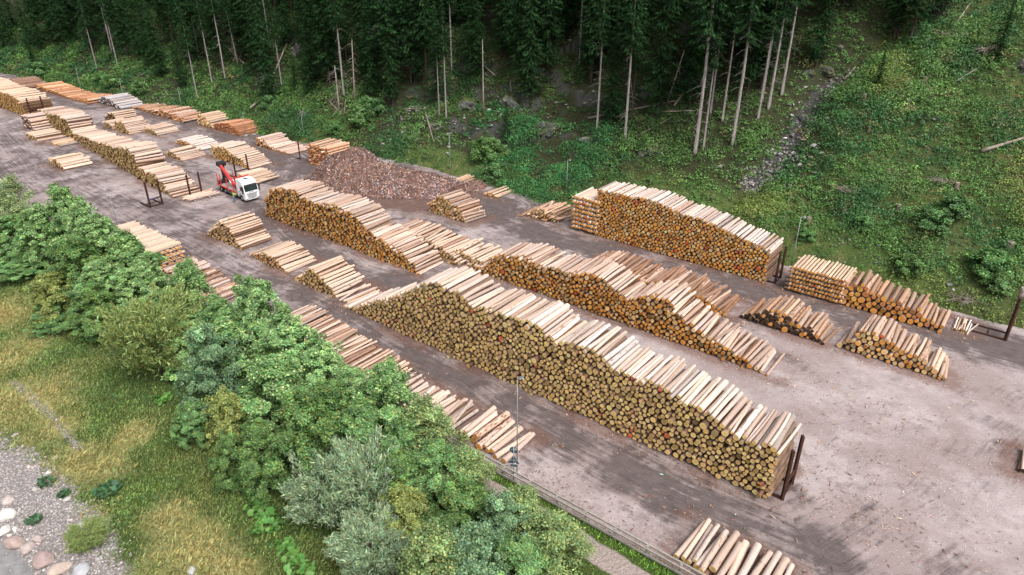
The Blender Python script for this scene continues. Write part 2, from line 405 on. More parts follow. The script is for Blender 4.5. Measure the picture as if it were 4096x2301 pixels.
M['skin'] = simple('skin', (.50, .31, .23), .6, 0, .1); M['hiviz'] = simple('hi_vis_jacket', (.30, .52, .05), .8, 0, .2); M['jeans'] = simple('blue_trousers', (.03, .17, .36), .85, 0, .2)
M['hair'] = simple('hair', (.08, .05, .03), .8); M['boot'] = simple('boot_leather', (.05, .04, .035), .7); M['blue'] = simple('blue_paint', (.06, .05, .20), .6)
# ------------------------------------------------------------------ logs: packing and piles
def pack(Ls, prof, rmin, rmax, seed, rmean=.5):
    r_ = np.random.default_rng(seed)
    cls = np.linspace(rmin, rmax, 9); dx = .04; xs = np.arange(rmin*.5, Ls-rmin*.5, dx)
    pz = prof(xs)
    Hc = [np.full(len(xs), c) for c in cls]
    wt = np.array([.7, 1.5, 2., 1.8, 1.3, .8, .45, .25, .12]); wt = wt/wt.sum()
    out = []; fails = 0
    while fails < 6 and len(out) < 2600:
        k = int(r_.choice(9, p=wt)); r = cls[k]*(.95+.1*r_.random())
        h = Hc[k]
        ok = (h+r*.8 <= pz) & (xs > r*.8) & (xs < Ls-r*.8)
        if not ok.any():
            if k > 1:
                k = int(r_.integers(0, 2)); r = cls[k]; h = Hc[k]; ok = (h+r*.8 <= pz) & (xs > r*.8) & (xs < Ls-r*.8)
            if not ok.any(): fails += 1; continue
        sc = np.where(ok, h+r_.random(len(xs))*.12, 1e9); i = int(np.argmin(sc))
        x, y = xs[i], h[i]+.0
        out.append((x, y, r)); fails = 0
        for j, c in enumerate(cls):
            s = (c+r)*.985; a = max(0, int((x-s-xs[0])/dx)); b = min(len(xs), int((x+s-xs[0])/dx)+2)
            q = s*s-(xs[a:b]-x)**2; m = q > 0
            v = np.where(m, y+np.sqrt(np.maximum(q, 0)), 0)
            Hc[j][a:b] = np.maximum(Hc[j][a:b], v)
    return out
CREAM = (.49, .395, .33); TAN = (.44, .32, .24); BROWN = (.27, .17, .12); RED = (.33, .16, .09); GREY = (.46, .42, .40); PINK = (.47, .36, .30)
E_OLIVE = (.80, .56, .22); E_ORANGE = (.80, .37, .085); E_TAN = (.76, .52, .24); E_DARK = (.07, .045, .03); E_RED = (.60, .23, .085)
LOGS = dict(P=[], D=[], L=[], r0=[], r1=[], cs=[], ce=[], kind=[], pile=[], s=[], lay=[])
PILES = []
def add_log(P, D, L, r0, r1, cs, bark, ce, red, kind, pile, s, lay=-1):
    for k, v in zip(('P', 'D', 'L', 'r0', 'r1', 'cs', 'ce', 'kind', 'pile', 's', 'lay'), (P, D, L, r0, r1, (*cs, bark), (*ce, red), kind, pile, s, lay)): LOGS[k].append(v)
def tint(c, r_, v=.12):
    f = 1+v*r_.standard_normal(); h = .04*r_.standard_normal()
    return (max(.01, min(.9, c[0]*f*(1+h))), max(.01, min(.9, c[1]*f)), max(.01, min(.9, c[2]*f*(1-h))))
def pile(phrase, c, A, B, top, L=4.8, r=(.15, .355), side=CREAM, side2=TAN, end=E_OLIVE, kind=0, near='its near end', far='its far end', rot=None, bark=.25, messy=1., w0=None, z0=0., zprof=None, mixp=.32, Lvar=.06, own=False, redp=0., end2=None):
    """kind 0 peeled, 1 with bark. A far/left end and B near/right end of the foot of the face turned to the camera (pixels of crop c)"""
    ua, wa = guw(*cp(c, *A)); ub, wb = guw(*cp(c, *B))
    if w0 is not None: wa = wb = w0
    if not own: wa = wb = (wa+wb)/2
    a = XY(ua, wa); b = XY(ub, wb); e = (b-a); Ls = float(np.hypot(*e)); e = e/Ls
    n = np.array([-e[1], e[0]])
    if n[1] < 0: n = -n
    if rot:
        cr, sr = math.cos(R(rot)), math.sin(R(rot)); n = np.array([n[0]*cr-n[1]*sr, n[0]*sr+n[1]*cr])
    if zprof is None:
        ps = []
        for p in top:
            d = ray(*cp(c, *p)); t = (a@np.array([-e[1], e[0]]))/(d[:2]@np.array([-e[1], e[0]])); q = np.array([0, 0, H])+d*t
            ps.append(((q[:2]-a)@e, max(.2, q[2]-z0)))
        ps.sort(); px = [p[0] for p in ps]; pz = [p[1] for p in ps]
        lo = min(0, px[0]); hi = max(Ls, px[-1])
    else:
        px = [p[0]*Ls for p in zprof]; pz = [p[1] for p in zprof]; lo, hi = 0, Ls
    prof = lambda x: np.interp(x+lo, px, pz)
    idx = len(PILES); PILES.append(dict(phrase=phrase, near=near, far=far, kind=kind, a=a, b=b, n=n, L=L))
    r_ = np.random.default_rng(100+idx)
    for (x, y, rad) in pack(hi-lo, prof, r[0], r[1], 300+idx):
        off = .10*messy*r_.standard_normal()
        if r_.random() < .07*messy: off -= r_.random()*.45
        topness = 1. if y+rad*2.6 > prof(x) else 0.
        yaw = (.012+.02*topness)*messy*r_.standard_normal(); pit = .004*messy*r_.standard_normal()
        if topness and r_.random() < .10*messy: yaw *= 2.5
        Lr = L*(1+Lvar*.5*r_.standard_normal())
        dn = n*math.cos(yaw)+e*math.sin(yaw)
        tp = r_.random()*.22; flip = r_.random() < .5
        rad2 = rad*.885
        r0, r1 = (rad2, rad2*(1-tp)) if flip else (rad2*(1-tp*.8), rad2)
        p = a+e*(x+lo)+n*off
        z = z0+y
        cs = tint(side if r_.random() > mixp else side2, r_, .16)
        if not topness and not kind: cs = tuple(v*f_ for v, f_ in zip(cs, (.36, .28, .22)))  # inner logs are browner; extra darkening puts gap shade into their colour
        ce = tint(end if (end2 is None or r_.random() > .3) else end2, r_, .16)
        if r_.random() < .06: ce = tuple(v*.45 for v in ce)
        cs = (cs[0], cs[1]*.99, min(.9, cs[2]*1.03))
        bk = min(.55 if not kind else 1, max(0, bark+.18*r_.standard_normal()+(.0 if topness else .12)))
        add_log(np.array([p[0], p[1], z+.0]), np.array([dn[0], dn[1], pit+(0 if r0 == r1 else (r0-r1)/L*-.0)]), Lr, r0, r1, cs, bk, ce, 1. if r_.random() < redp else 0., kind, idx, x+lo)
def crib(phrase, ua, ub, w0, layers, L=4.8, r=.15, side=CREAM, end=E_ORANGE, kind=0, near='its near end', far='its far end', z0=.12, cross=(.12, .86), bark=.2):
    """layers of parallel logs with long poles laid across between them"""
    idx = len(PILES); PILES.append(dict(phrase=phrase, near=near, far=far, kind=kind, a=XY(ua, w0), b=XY(ub, w0), n=Wd, L=L))
    r_ = np.random.default_rng(900+idx); z = z0; Ls = abs(ua-ub)
    for k in range(layers):
        for q in cross:       # cross poles
            pr = .13
            p = XY(ua+.35, w0+L*q+.1*r_.standard_normal())
            add_log(np.array([p[0], p[1], z+pr]), np.array([-U[0], -U[1], .0]), Ls+.6, pr, pr*.85, tint(TAN if k < layers-1 else side, r_), .35, tint(end, r_), 0., kind, idx, L*q, 100+k)
        z += 2*.13
        x = r
        while x < Ls-.1:
            rr = r*(.8+.45*r_.random()); p = XY(ua-x-rr, w0+.1*r_.standard_normal())
            add_log(np.array([p[0], p[1], z+rr]), np.array([Wd[0], Wd[1], 0]), L*(1+.03*r_.standard_normal()), rr, rr*.88, tint(side, r_), bark, tint(end, r_), 1. if r_.random() < .04 else 0., kind, idx, x, k)
            x += 2*rr+.03+.1*r_.random()
        z += 2*r*1.0
    return z
# row along the fence (left ends mostly behind the trees)
FR = 29.2*S
crib('the orange-ended fence stack', 84.5*S, 73.4*S, FR, 4, 4.8, .17, (.51, .39, .305), E_ORANGE, 0, 'its near side', 'its far side', cross=tuple(np.linspace(.06, .94, 13)))
pile('the untidy brown fence pile', 9, (1330, 850), (1760, 1090), None, L=4.6, r=(0.152, 0.322), side=PINK, side2=BROWN, end=E_ORANGE, kind=1, w0=FR, zprof=[(0, 1.5), (.35, 1.7), (.6, 1.0), (1, .7)], bark=.45, messy=1.5, near='the near end', far='the orange-ended stack')
pile('the long slim fence stack', 7, (985, 850), (1590, 1270), None, L=4.9, r=(0.129, 0.253), side=(.50, .38, .30), side2=BROWN, end=E_DARK, kind=0, w0=FR, zprof=[(0, .5), (.05, 2.4), (.2, 2.6), (.45, 2.3), (.7, 1.4), (1, .7)], bark=.35, messy=1.3, near='its near end', far='its dark far end')
pile('the thin half-hidden row by the fence', 6, (20, 430), (420, 650), None, L=3.6, r=(0.152, 0.276), side=CREAM, side2=PINK, end=E_TAN, kind=0, w0=FR+.4, zprof=[(0, .9), (.3, .55), (.6, .8), (1, .9)], messy=2., bark=.3, near='the lamp post', far='the big maple')
pile('the pile beside the tall lamp post', 6, (440, 690), (775, 800), None, L=4.3, r=(0.234, 0.425), side=(.62, .47, .37), side2=PINK, end=E_ORANGE, kind=1, w0=FR, zprof=[(0, 1.5), (.3, 1.35), (.55, .95), (.8, .8), (1, .6)], messy=1.6, bark=.42, near='the road sign', far='the trees')
pile('the pale pile against the railing', 5, (60, 1400), (700, 1700), None, L=4.2, r=(0.211, 0.391), side=CREAM, side2=PINK, end=E_OLIVE, kind=0, w0=28.9*S, zprof=[(0, .4), (.06, .8), (.3, 1.0), (1, 1.0)], messy=1.2, near='the near side', far='its left end')
pile('the pale pile cut by picture edge', 5, (2107, 822), (2230, 905), None, zprof=[(0, .35), (.4, .75), (1, .75)], L=3.4, side=CREAM, end=E_DARK, near='the near side', far='its left end')
# the long front stack and the three piles in line with it
pile('the long front stack', 0, (1365, 1229), (3080, 2002), [(1365, 1222), (1421, 1225), (1470, 1205), (1520, 1194), (1570, 1185), (1620, 1163), (1700, 1128), (1750, 1124), (1801, 1160), (1834, 1160), (1903, 1228), (1955, 1222), (1988, 1246), (2052, 1266), (2138, 1285), (2182, 1328), (2226, 1358), (2309, 1370), (2392, 1402), (2434, 1452), (2503, 1486), (2544, 1510), (2607, 1522), (2669, 1552), (2756, 1608), (2828, 1642), (2897, 1694), (2939, 1732), (2998, 1760), (3084, 1773), (3119, 1806)],
     r=(0.152, 0.368), side=(.53, .445, .38), side2=(.42, .315, .25), end=E_OLIVE, end2=E_TAN, near='its steel stakes', far='its low far end', redp=.012)
pile('the low pile behind the front stack', 3, (300, 1100), (1190, 1420), None, L=4.6, r=(0.140, 0.253), side=BROWN, side2=PINK, end=E_ORANGE, kind=1, w0=41.6*S, zprof=[(0, 1.6), (.5, 1.3), (1, .6)], bark=.6, messy=1.7, near='its near end', far='its far end')
pile('the flat pile by the front stack', 7, (1355, 668), (1490, 715), None, L=4.7, r=(0.152, 0.230), side=CREAM, end=E_TAN, w0=37.6*S, zprof=[(0, .42), (1, .42)], messy=2.2, near='its near side', far='its far side')
pile('the stepped pile nearest the truck', 7, (525, 228), (752, 322), [(528, 205), (560, 172), (605, 128), (650, 155), (680, 195), (705, 240), (730, 272), (752, 302)], side=(.48, .355, .265), side2=PINK, end=E_TAN, r=(0.164, 0.287), bark=.3, near='its near foot', far='its far foot')
pile('the middle of three stepped piles', 7, (828, 362), (1062, 498), [(832, 345), (870, 332), (915, 335), (945, 355), (975, 390), (1020, 435), (1062, 480)], side=(.50, .385, .295), end=E_TAN, end2=E_ORANGE, r=(0.164, 0.276), near='its near foot', far='its far foot', bark=.2)
pile('the stepped pile by the front stack', 7, (1103, 512), (1358, 642), [(1106, 492), (1150, 462), (1190, 426), (1230, 458), (1270, 496), (1300, 535), (1330, 565), (1356, 618)], side=(.51, .39, .30), side2=RED, end=E_OLIVE, end2=E_TAN, r=(0.164, 0.287), near='its near foot', far='its far foot', mixp=.08)
# centre stack and what stands behind it
pile('the tall centre stack', 2, (318, 838), (1420, 1282), [(300, 690), (318, 640), (400, 628), (440, 634), (500, 645), (570, 695), (650, 740), (720, 738), (810, 755), (850, 792), (890, 795), (940, 825), (1010, 915), (1060, 960), (1110, 990), (1220, 1055), (1290, 1105), (1330, 1148), (1370, 1185), (1415, 1255)],
     side=(.49, .39, .32), side2=(.37, .26, .195), end=E_ORANGE, end2=E_OLIVE, r=(0.152, 0.345), messy=1.4, near='its near end', far='its far end')
pile('the row behind the tall centre stack', 2, (1130, 1060), (1600, 1260), None, L=4.8, r=(0.164, 0.299), side=(.49, .375, .29), side2=BROWN, end=E_TAN, w0=51.2*S, zprof=[(0, 2.4), (.4, 2.6), (.75, 1.9), (1, .6)], messy=1.8, near='its near end', far='its far end', bark=.3)
pile('the low pile linking two centre stacks', 2, (1590, 1150), (1880, 1290), None, L=4.8, r=(0.164, 0.299), side=(.58, .45, .35), side2=BROWN, end=E_TAN, kind=1, w0=52*S, zprof=[(0, 1.0), (.25, 1.9), (.6, 1.5), (1, 1.3)], messy=1.7, near='its near end', far='its far end', bark=.45)
pile('the orange-ended centre stack', 3, (20, 860), (2165, 1680), [(20, 838), (60, 840), (130, 772), (200, 745), (250, 765), (320, 757), (390, 782), (500, 842), (570, 838), (620, 856), (680, 882), (730, 878), (790, 886), (870, 892), (930, 926), (1010, 992), (1060, 1030), (1110, 1062), (1170, 1068), (1240, 1046), (1310, 1036), (1380, 1072), (1430, 1112), (1480, 1182), (1520, 1232), (1570, 1252), (1650, 1312), (1720, 1357), (1800, 1412), (1900, 1470), (1960, 1500), (2010, 1545), (2080, 1590), (2150, 1655)],
     side=(.50, .39, .32), side2=(.36, .245, .18), end=E_ORANGE, end2=E_TAN, r=(0.152, 0.368), messy=1.3, near='its near end', far='its far end', redp=.01, w0=51.3*S)
pile('the brown row behind the orange-ended stack', 3, (740, 880), (1815, 1205), None, L=4.9, r=(0.175, 0.345), side=BROWN, side2=(.46, .34, .27), end=E_ORANGE, kind=1, w0=58.6*S, zprof=[(0, .9), (.15, 2.2), (.35, 2.3), (.5, 1.6), (.62, 2.5), (.8, 1.9), (.93, 1.1), (1, .8)], bark=.55, messy=1.3, near='its near end', far='its far end')
pile('the small dark-ended pile by the track', 4, (95, 1222), (725, 1408), [(100, 1185), (180, 1175), (240, 1180), (290, 1155), (350, 1150), (420, 1160), (480, 1205), (525, 1240), (560, 1275), (620, 1275), (650, 1325), (690, 1360), (724, 1385)], L=4.5, side=(.42, .295, .21), side2=(.34, .215, .14), end=E_DARK, end2=E_ORANGE, kind=1, r=(.2, .40), bark=.42, near='its near end', far='its far end')
pile('the brown pile alone on pale gravel', 5, (1075, 138), (1738, 326), [(1080, 105), (1140, 80), (1180, 62), (1220, 28), (1270, 30), (1340, 52), (1400, 92), (1480, 142), (1560, 178), (1640, 232), (1690, 282), (1735, 310)], L=4.4, side=(.43, .31, .235), side2=(.50, .37, .29), end=E_TAN, end2=E_ORANGE, kind=1, r=(.2, .38), bark=.42, near='its near end', far='its far end', redp=.02)
# right-hand stack below the slope
pile('the big right stack', 3, (890, 622), (2092, 972), [(885, 276), (980, 296), (1070, 316), (1140, 330), (1240, 346), (1340, 380), (1430, 424), (1540, 464), (1640, 494), (1740, 540), (1840, 584), (1940, 634), (2060, 684), (2105, 712)],
     side=(.54, .465, .415), side2=(.44, .345, .29), end=E_ORANGE, end2=E_TAN, r=(.15, .34), messy=.6, near='its near stakes', far='its far end', redp=.03, w0=68*S) 
pile('the brown stack beyond the dark stakes', 4, (760, 1105), (1585, 1308), [(770, 985), (830, 962), (880, 962), (950, 970), (1010, 962), (1030, 1000), (1080, 1035), (1130, 1038), (1180, 1056), (1230, 1076), (1320, 1126), (1410, 1146), (1440, 1186), (1480, 1226), (1530, 1250), (1582, 1275)], L=4.6, side=(.36, .235, .16), side2=(.46, .33, .25), end=E_ORANGE, end2=E_RED, kind=1, r=(.22, .46), bark=.45, messy=.8, near='its near end', far='its layered end', redp=.03, w0=68*S)
crib('the layered brown pile', 17.3*S, 11.9*S, 67.6*S, 6, 4.6, .15, (.52, .38, .28), E_ORANGE, 1, 'its right', 'its left', bark=.3)
pile('the white pole bundle by the rack', 4, (1635, 1300), (1760, 1335), None, L=3.0, r=(0.082, 0.127), side=(.62, .56, .5), end=E_TAN, zprof=[(0, .3), (.5, .5), (1, .3)], messy=2, near='the rack', far='the brown stack')
crib('the layered right stack end', 44.2*S, 40.5*S, 67.8*S, 8, 4.8, .2, (.58, .48, .41), E_ORANGE, 0, 'the big stack', 'its far side')
# small piles round the bark heap
pile('the rounded pile before the bark heap', 2, (1500, 800), (1748, 915), [(1495, 735), (1520, 708), (1560, 686), (1600, 705), (1650, 752), (1690, 766), (1710, 815), (1745, 885)], L=4.2, side=(.40, .295, .23), side2=BROWN, end=E_OLIVE, end2=E_ORANGE, kind=1, r=(0.175, 0.333), bark=.4, near='its near foot', far='its far foot', rot=-6)
pile('the loose pile beside the right stack', 3, (362, 462), (590, 536), [(362, 450), (400, 436), (440, 420), (480, 425), (520, 430), (560, 455), (600, 490)], L=4.6, side=(.34, .225, .155), side2=(.44, .32, .24), end=E_TAN, end2=E_ORANGE, kind=1, r=(0.152, 0.287), messy=3., bark=.5, near='its near side', far='its far side')
pile('the tiny pile at the grass edge', 3, (62, 322), (165, 355), [(62, 308), (100, 300), (165, 335)], L=4.4, side=(.50, .35, .24), end=E_ORANGE, kind=1, r=(0.164, 0.276), bark=.4, near='its near side', far='its far side')
pile('the tiny pile below the brambles', 2, (1640, 602), (1695, 622), [(1640, 580), (1665, 575), (1695, 600)], L=4.6, side=(.50, .35, .22), end=E_TAN, kind=1, r=(0.164, 0.276), bark=.4, near='its near side', far='its far side')
# piles round the truck
pile('the stepped pile behind tall stakes', 1, (1772, 884), (2085, 1004), [(1785, 800), (1800, 790), (1850, 800), (1900, 838), (1960, 875), (2000, 910), (2040, 950), (2075, 985)], side=(.52, .41, .325), side2=PINK, end=E_OLIVE, end2=E_ORANGE, r=(0.175, 0.333), near='its near foot', far='its far foot')
pile('the low pile behind the truck cab', 1, (1950, 1070), (2140, 1120), None, L=4.9, r=(0.175, 0.276), side=(.50, .385, .28), end=E_OLIVE, z0=.25, zprof=[(0, .8), (.5, .9), (1, .4)], messy=1.5, near='its near side', far='its far side')
pile('the flat row beside the truck', 1, (1500, 1235), (1590, 1265), None, L=5.2, r=(0.187, 0.253), side=(.54, .42, .335), end=E_TAN, z0=.22, zprof=[(0, .42), (1, .42)], messy=1.2, near='the near side', far='the far side')
pile('the grey-white pile beside the upper track', 1, (1448, 772), (1665, 834), [(1448, 755), (1470, 735), (1520, 745), (1580, 770), (1620, 800), (1660, 820)], side=(.54, .475, .43), side2=GREY, end=E_ORANGE, r=(0.187, 0.333), near='its near foot', far='its far foot')
pile('the slim-log pile above the truck yard', 1, (1368, 872), (1512, 922), [(1372, 850), (1385, 828), (1410, 825), (1450, 862), (1500, 905)], L=5.0, side=(.54, .42, .33), end=E_OLIVE, r=(0.129, 0.207), near='its near foot', far='its far foot', bark=.3)
pile('the narrow pile left of grey-white logs', 1, (1240, 672), (1312, 738), [(1242, 650), (1262, 640), (1290, 680), (1310, 725)], L=5.0, side=(.49, .38, .30), end=E_OLIVE, r=(0.164, 0.276), near='its near foot', far='its far foot')
pile('the pile behind the long far stack', 1, (965, 660), (1075, 712), [(965, 590), (985, 575), (1010, 600), (1040, 640), (1075, 695)], L=5.0, side=(.51, .39, .30), side2=PINK, end=E_OLIVE, r=(0.175, 0.310), near='its near foot', far='its far foot')
pile('the lowest pile behind the far stack', 1, (868, 632), (950, 668), None, L=4.8, r=(0.164, 0.276), side=(.49, .37, .285), end=E_TAN, zprof=[(0, 1.3), (.5, 1.2), (1, .8)], near='its near side', far='its far side')
pile('the dark-ended pile below the far track', 1, (865, 578), (950, 600), [(868, 555), (890, 515), (930, 520), (960, 570)], L=5.0, r=(0.164, 0.299), side=(.49, .375, .29), end=E_DARK, end2=E_OLIVE, near='its near side', far='its far side')
# the long far stack on the left
pile('the long far stack on the left', 1, (345, 590), (1432, 1226), [(310, 490), (330, 488), (380, 512), (430, 514), (490, 536), (540, 562), (575, 640), (600, 684), (690, 702), (760, 742), (860, 762), (940, 790), (1040, 794), (1080, 832), (1120, 892), (1140, 962), (1200, 992), (1270, 1022), (1310, 1052), (1345, 1112), (1400, 1172), (1432, 1205)],
     side=(.49, .385, .31), side2=(.37, .265, .205), end=(.72, .54, .18), end2=E_OLIVE, r=(0.175, 0.356), messy=1.5, own=True, near='its near stakes', far='its far end')
pile('the high stack at picture left edge', 1, (-200, 410), (192, 541), [(-200, 260), (0, 342), (60, 352), (120, 385), (160, 415), (182, 448)], L=6.4, side=(.52, .395, .295), side2=(.52, .38, .27), end=(.68, .46, .15), end2=E_ORANGE, r=(0.175, 0.310), own=True, near='its staked end', far='the picture edge')
pile('the steep pile between far left stacks', 1, (222, 635), (265, 676), [(216, 550), (235, 560), (250, 610), (265, 650)], L=5.2, r=(0.234, 0.380), side=(.46, .35, .27), side2=PINK, end=E_DARK, kind=1, bark=.35, near='its near foot', far='its far foot')
pile('the low spread pile by far stack', 1, (252, 715), (325, 782), [(252, 695), (275, 700), (300, 740), (325, 765)], L=5.2, r=(0.164, 0.253), side=(.52, .41, .315), end=E_OLIVE, near='its near foot', far='its far foot')
pile('the brown logs under the far stack', 1, (435, 765), (495, 806), None, L=5.0, r=(0.187, 0.287), side=(.48, .31, .19), side2=CREAM, end=E_ORANGE, kind=1, zprof=[(0, .6), (1, .45)], near='the near side', far='the far side')
pile('the thick-log pile on the turning place', 1, (418, 945), (525, 998), [(415, 900), (450, 888), (480, 920), (520, 965)], L=5.2, r=(0.257, 0.414), side=(.56, .42, .30), side2=CREAM, end=E_OLIVE, near='its near side', far='its far side')
# back row along the foot of the hill
pile('the red-brown pile far up the yard', 1, (15, 300), (182, 316), [(20, 285), (60, 245), (90, 238), (130, 270), (182, 300)], L=6.5, r=(0.211, 0.391), side=(.24, .14, .11), side2=BROWN, end=E_RED, kind=1, bark=.5, near='its near end', far='its far end')
pile('the orange pile up the track', 1, (275, 350), (720, 404), [(275, 300), (300, 282), (345, 300), (400, 318), (450, 338), (500, 362), (600, 390), (720, 398)], L=6.4, r=(0.199, 0.368), side=(.40, .20, .11), side2=(.52, .34, .2), end=E_ORANGE, kind=1, bark=.5, near='its near end', far='its far end')
pile('the silver-grey weathered pile', 1, (765, 432), (1000, 480), [(765, 425), (800, 400), (850, 382), (890, 392), (930, 425), (1000, 470)], L=6.0, r=(0.199, 0.345), side=(.48, .45, .44), side2=(.36, .32, .30), end=E_DARK, kind=1, bark=.15, near='its near end', far='its far end')
pile('the messy row under hill bushes', 1, (1060, 494), (1530, 576), [(1060, 480), (1110, 470), (1160, 475), (1230, 490), (1280, 485), (1330, 495), (1390, 500), (1440, 540), (1530, 570)], L=5.6, r=(0.152, 0.299), side=(.38, .22, .14), side2=PINK, end=E_ORANGE, kind=1, messy=2.8, bark=.5, near='its near end', far='its far end')
pile('the thick-log pile above the red-brown bundle', 1, (1640, 615), (1770, 655), [(1640, 535), (1665, 528), (1700, 560), (1740, 600), (1770, 625)], L=5.0, r=(0.281, 0.437), side=(.52, .38, .27), end=E_OLIVE, end2=E_ORANGE, kind=1, bark=.3, near='its near end', far='its far end')
pile('the red-brown bundle of thin logs', 1, (1765, 660), (1990, 706), [(1765, 612), (1800, 602), (1850, 600), (1900, 612), (1950, 650), (1990, 690)], L=5.6, r=(0.105, 0.161), side=(.36, .17, .09), side2=(.46, .26, .16), end=E_RED, kind=1, bark=.35, near='its near end', far='its far end')
pile('the pinkish row beside the track bend', 2, (228, 328), (470, 402), [(228, 275), (260, 270), (290, 305), (330, 335), (400, 362), (470, 385)], L=5.4, r=(0.187, 0.368), side=(.58, .43, .35), side2=(.46, .32, .26), end=E_ORANGE, kind=1, bark=.3, messy=1.5, near='its near end', far='its far end')
pile('the high red-ended pile', 2, (588, 465), (742, 480), [(588, 320), (610, 308), (660, 330), (742, 345)], L=5.4, r=(0.175, 0.310), side=(.48, .28, .17), side2=(.60, .42, .3), end=E_RED, end2=E_ORANGE, kind=1, bark=.35, messy=2., near='the bark heap', far='the steel post')

# ------------------------------------------------------------------ log meshes
NS = 10
def log_geo(P, D, L, r0, r1, cs, ce, seeds, rings=2, bend=None):
    n = len(P); a = np.arange(NS)/NS*2*np.pi
    D = D/np.linalg.norm(D, axis=1, keepdims=True)
    up = np.array([0, 0, 1.]); sd = np.cross(D, up); sd /= np.linalg.norm(sd, axis=1, keepdims=True); vv = np.cross(sd, D)
    rr = np.random.default_rng(5).random((n, NS))*.12+.94 if n > 50 else 1+.05*np.sin(a[None]*2+seeds[:, None]*9)+.03*np.sin(a[None]*3+seeds[:, None]*23)
    circ = (np.cos(a)[None, :, None]*sd[:, None, :]+np.sin(a)[None, :, None]*vv[:, None, :])*rr[:, :, None]
    V = []; Fs = []; ring_t = np.linspace(0, 1, rings)
    for t in ring_t:
        c = P+D*(L*t)[:, None]
        if bend is not None: c = c+bend*np.sin(np.pi*t)
        V.append(c[:, None, :]+circ*((r0*(1-t)+r1*t))[:, None, None])
    # caps: rim ring copies at both ends plus inner ring
    e0 = P; e1 = P+D*L[:, None]
    V.append(V[0].copy()); V.append(e0[:, None, :]+circ*(r0*.95)[:, None, None]-D[:, None, :]*.004)
    V.append(V[rings-1].copy()); V.append(e1[:, None, :]+circ*(r1*.95)[:, None, None]+D[:, None, :]*.004)
    nr = rings+4; VV = np.stack(V, 1).reshape(n*nr*NS, 3)
    base = np.arange(n)[:, None]*nr*NS; k = np.arange(NS)[None]; k1 = (np.arange(NS)+1)[None] % NS
    quads = []; quv = []
    ph = seeds[:, None]*37
    for i in range(rings-1):
        A = base+i*NS+k; B = base+i*NS+k1; Cc = base+(i+1)*NS+k1; Dd = base+(i+1)*NS+k
        quads.append(np.stack([A, Dd, Cc, B], 2).reshape(-1, 4))
        v0 = np.arange(NS)[None]/NS*6.283*r0[:, None]*1.; v1 = (np.arange(NS)+1)[None]/NS*6.283*r0[:, None]
        x0 = (L*ring_t[i])[:, None]+ph+0*v0; x1 = (L*ring_t[i+1])[:, None]+ph+0*v0
        quv.append(np.stack([np.stack([x0, v0+ph], 2), np.stack([x1, v0+ph], 2), np.stack([x1, v1+ph], 2), np.stack([x0, v1+ph], 2)], 2).reshape(-1, 2))
    ns_side = sum(len(q) for q in quads)
    for (o, i, sgn) in ((rings, rings+1, 1), (rings+2, rings+3, -1)):
        A = base+o*NS+k; B = base+o*NS+k1; Cc = base+i*NS+k1; Dd = base+i*NS+k
        q = np.stack([A, B, Cc, Dd], 2) if sgn > 0 else np.stack([A, Dd, Cc, B], 2)
        quads.append(q.reshape(-1, 4)); quv.append(np.tile(ph[:, :, None], (1, NS*4, 2)).reshape(-1, 2))
    Q = np.concatenate(quads); quvs = np.concatenate(quv)
    i0 = base+(rings+1)*NS+k; i1 = base+(rings+3)*NS+k
    caps = np.concatenate([i0, i1[:, ::-1]])
    cuv = np.stack([np.cos(a)*.48+.5, np.sin(a)*.48+.5], 1)
    cu = np.concatenate([np.tile(cuv[None], (n, 1, 1))+np.floor(seeds*60)[:, None, None], np.tile(cuv[::-1][None], (n, 1, 1))+np.floor(seeds*90)[:, None, None]]).reshape(-1, 2)
    col = np.empty((n, nr, NS, 4)); col[:] = cs[:, None, None, :]
    rim = cs.copy(); rim[:, :3] = np.minimum(rim[:, :3]*.4, np.array([.16, .10, .065])); rim[:, 3] = .9
    col[:, rings] = rim[:, None, :]; col[:, rings+2] = rim[:, None, :]
    col[:, rings+1] = ce[:, None, :]; col[:, rings+3] = ce[:, None, :]
    fm = np.concatenate([np.zeros(len(Q)), np.ones(len(caps))])
    sm = np.concatenate([np.ones(ns_side, bool), np.zeros(len(Q)-ns_side+len(caps), bool)])
    return VV, [Q, caps], fm, sm, col.reshape(-1, 4), np.concatenate([quvs, cu])
ORD = ['first', 'second', 'third', 'fourth', 'fifth', 'sixth', 'seventh', 'eighth', 'ninth', 'tenth', 'eleventh', 'twelfth', 'thirteenth', 'fourteenth', 'fifteenth', 'sixteenth', 'seventeenth', 'eighteenth', 'nineteenth', 'twentieth']
TENS = {2: ('twenty', 'twentieth'), 3: ('thirty', 'thirtieth'), 4: ('forty', 'fortieth'), 5: ('fifty', 'fiftieth'), 6: ('sixty', 'sixtieth'), 7: ('seventy', 'seventieth')}
def ordinal(i):
    if i <= 20: return ORD[i-1]
    t, o = divmod(i, 10)
    return TENS[t][1] if o == 0 else TENS[t][0]+'-'+ORD[o-1]
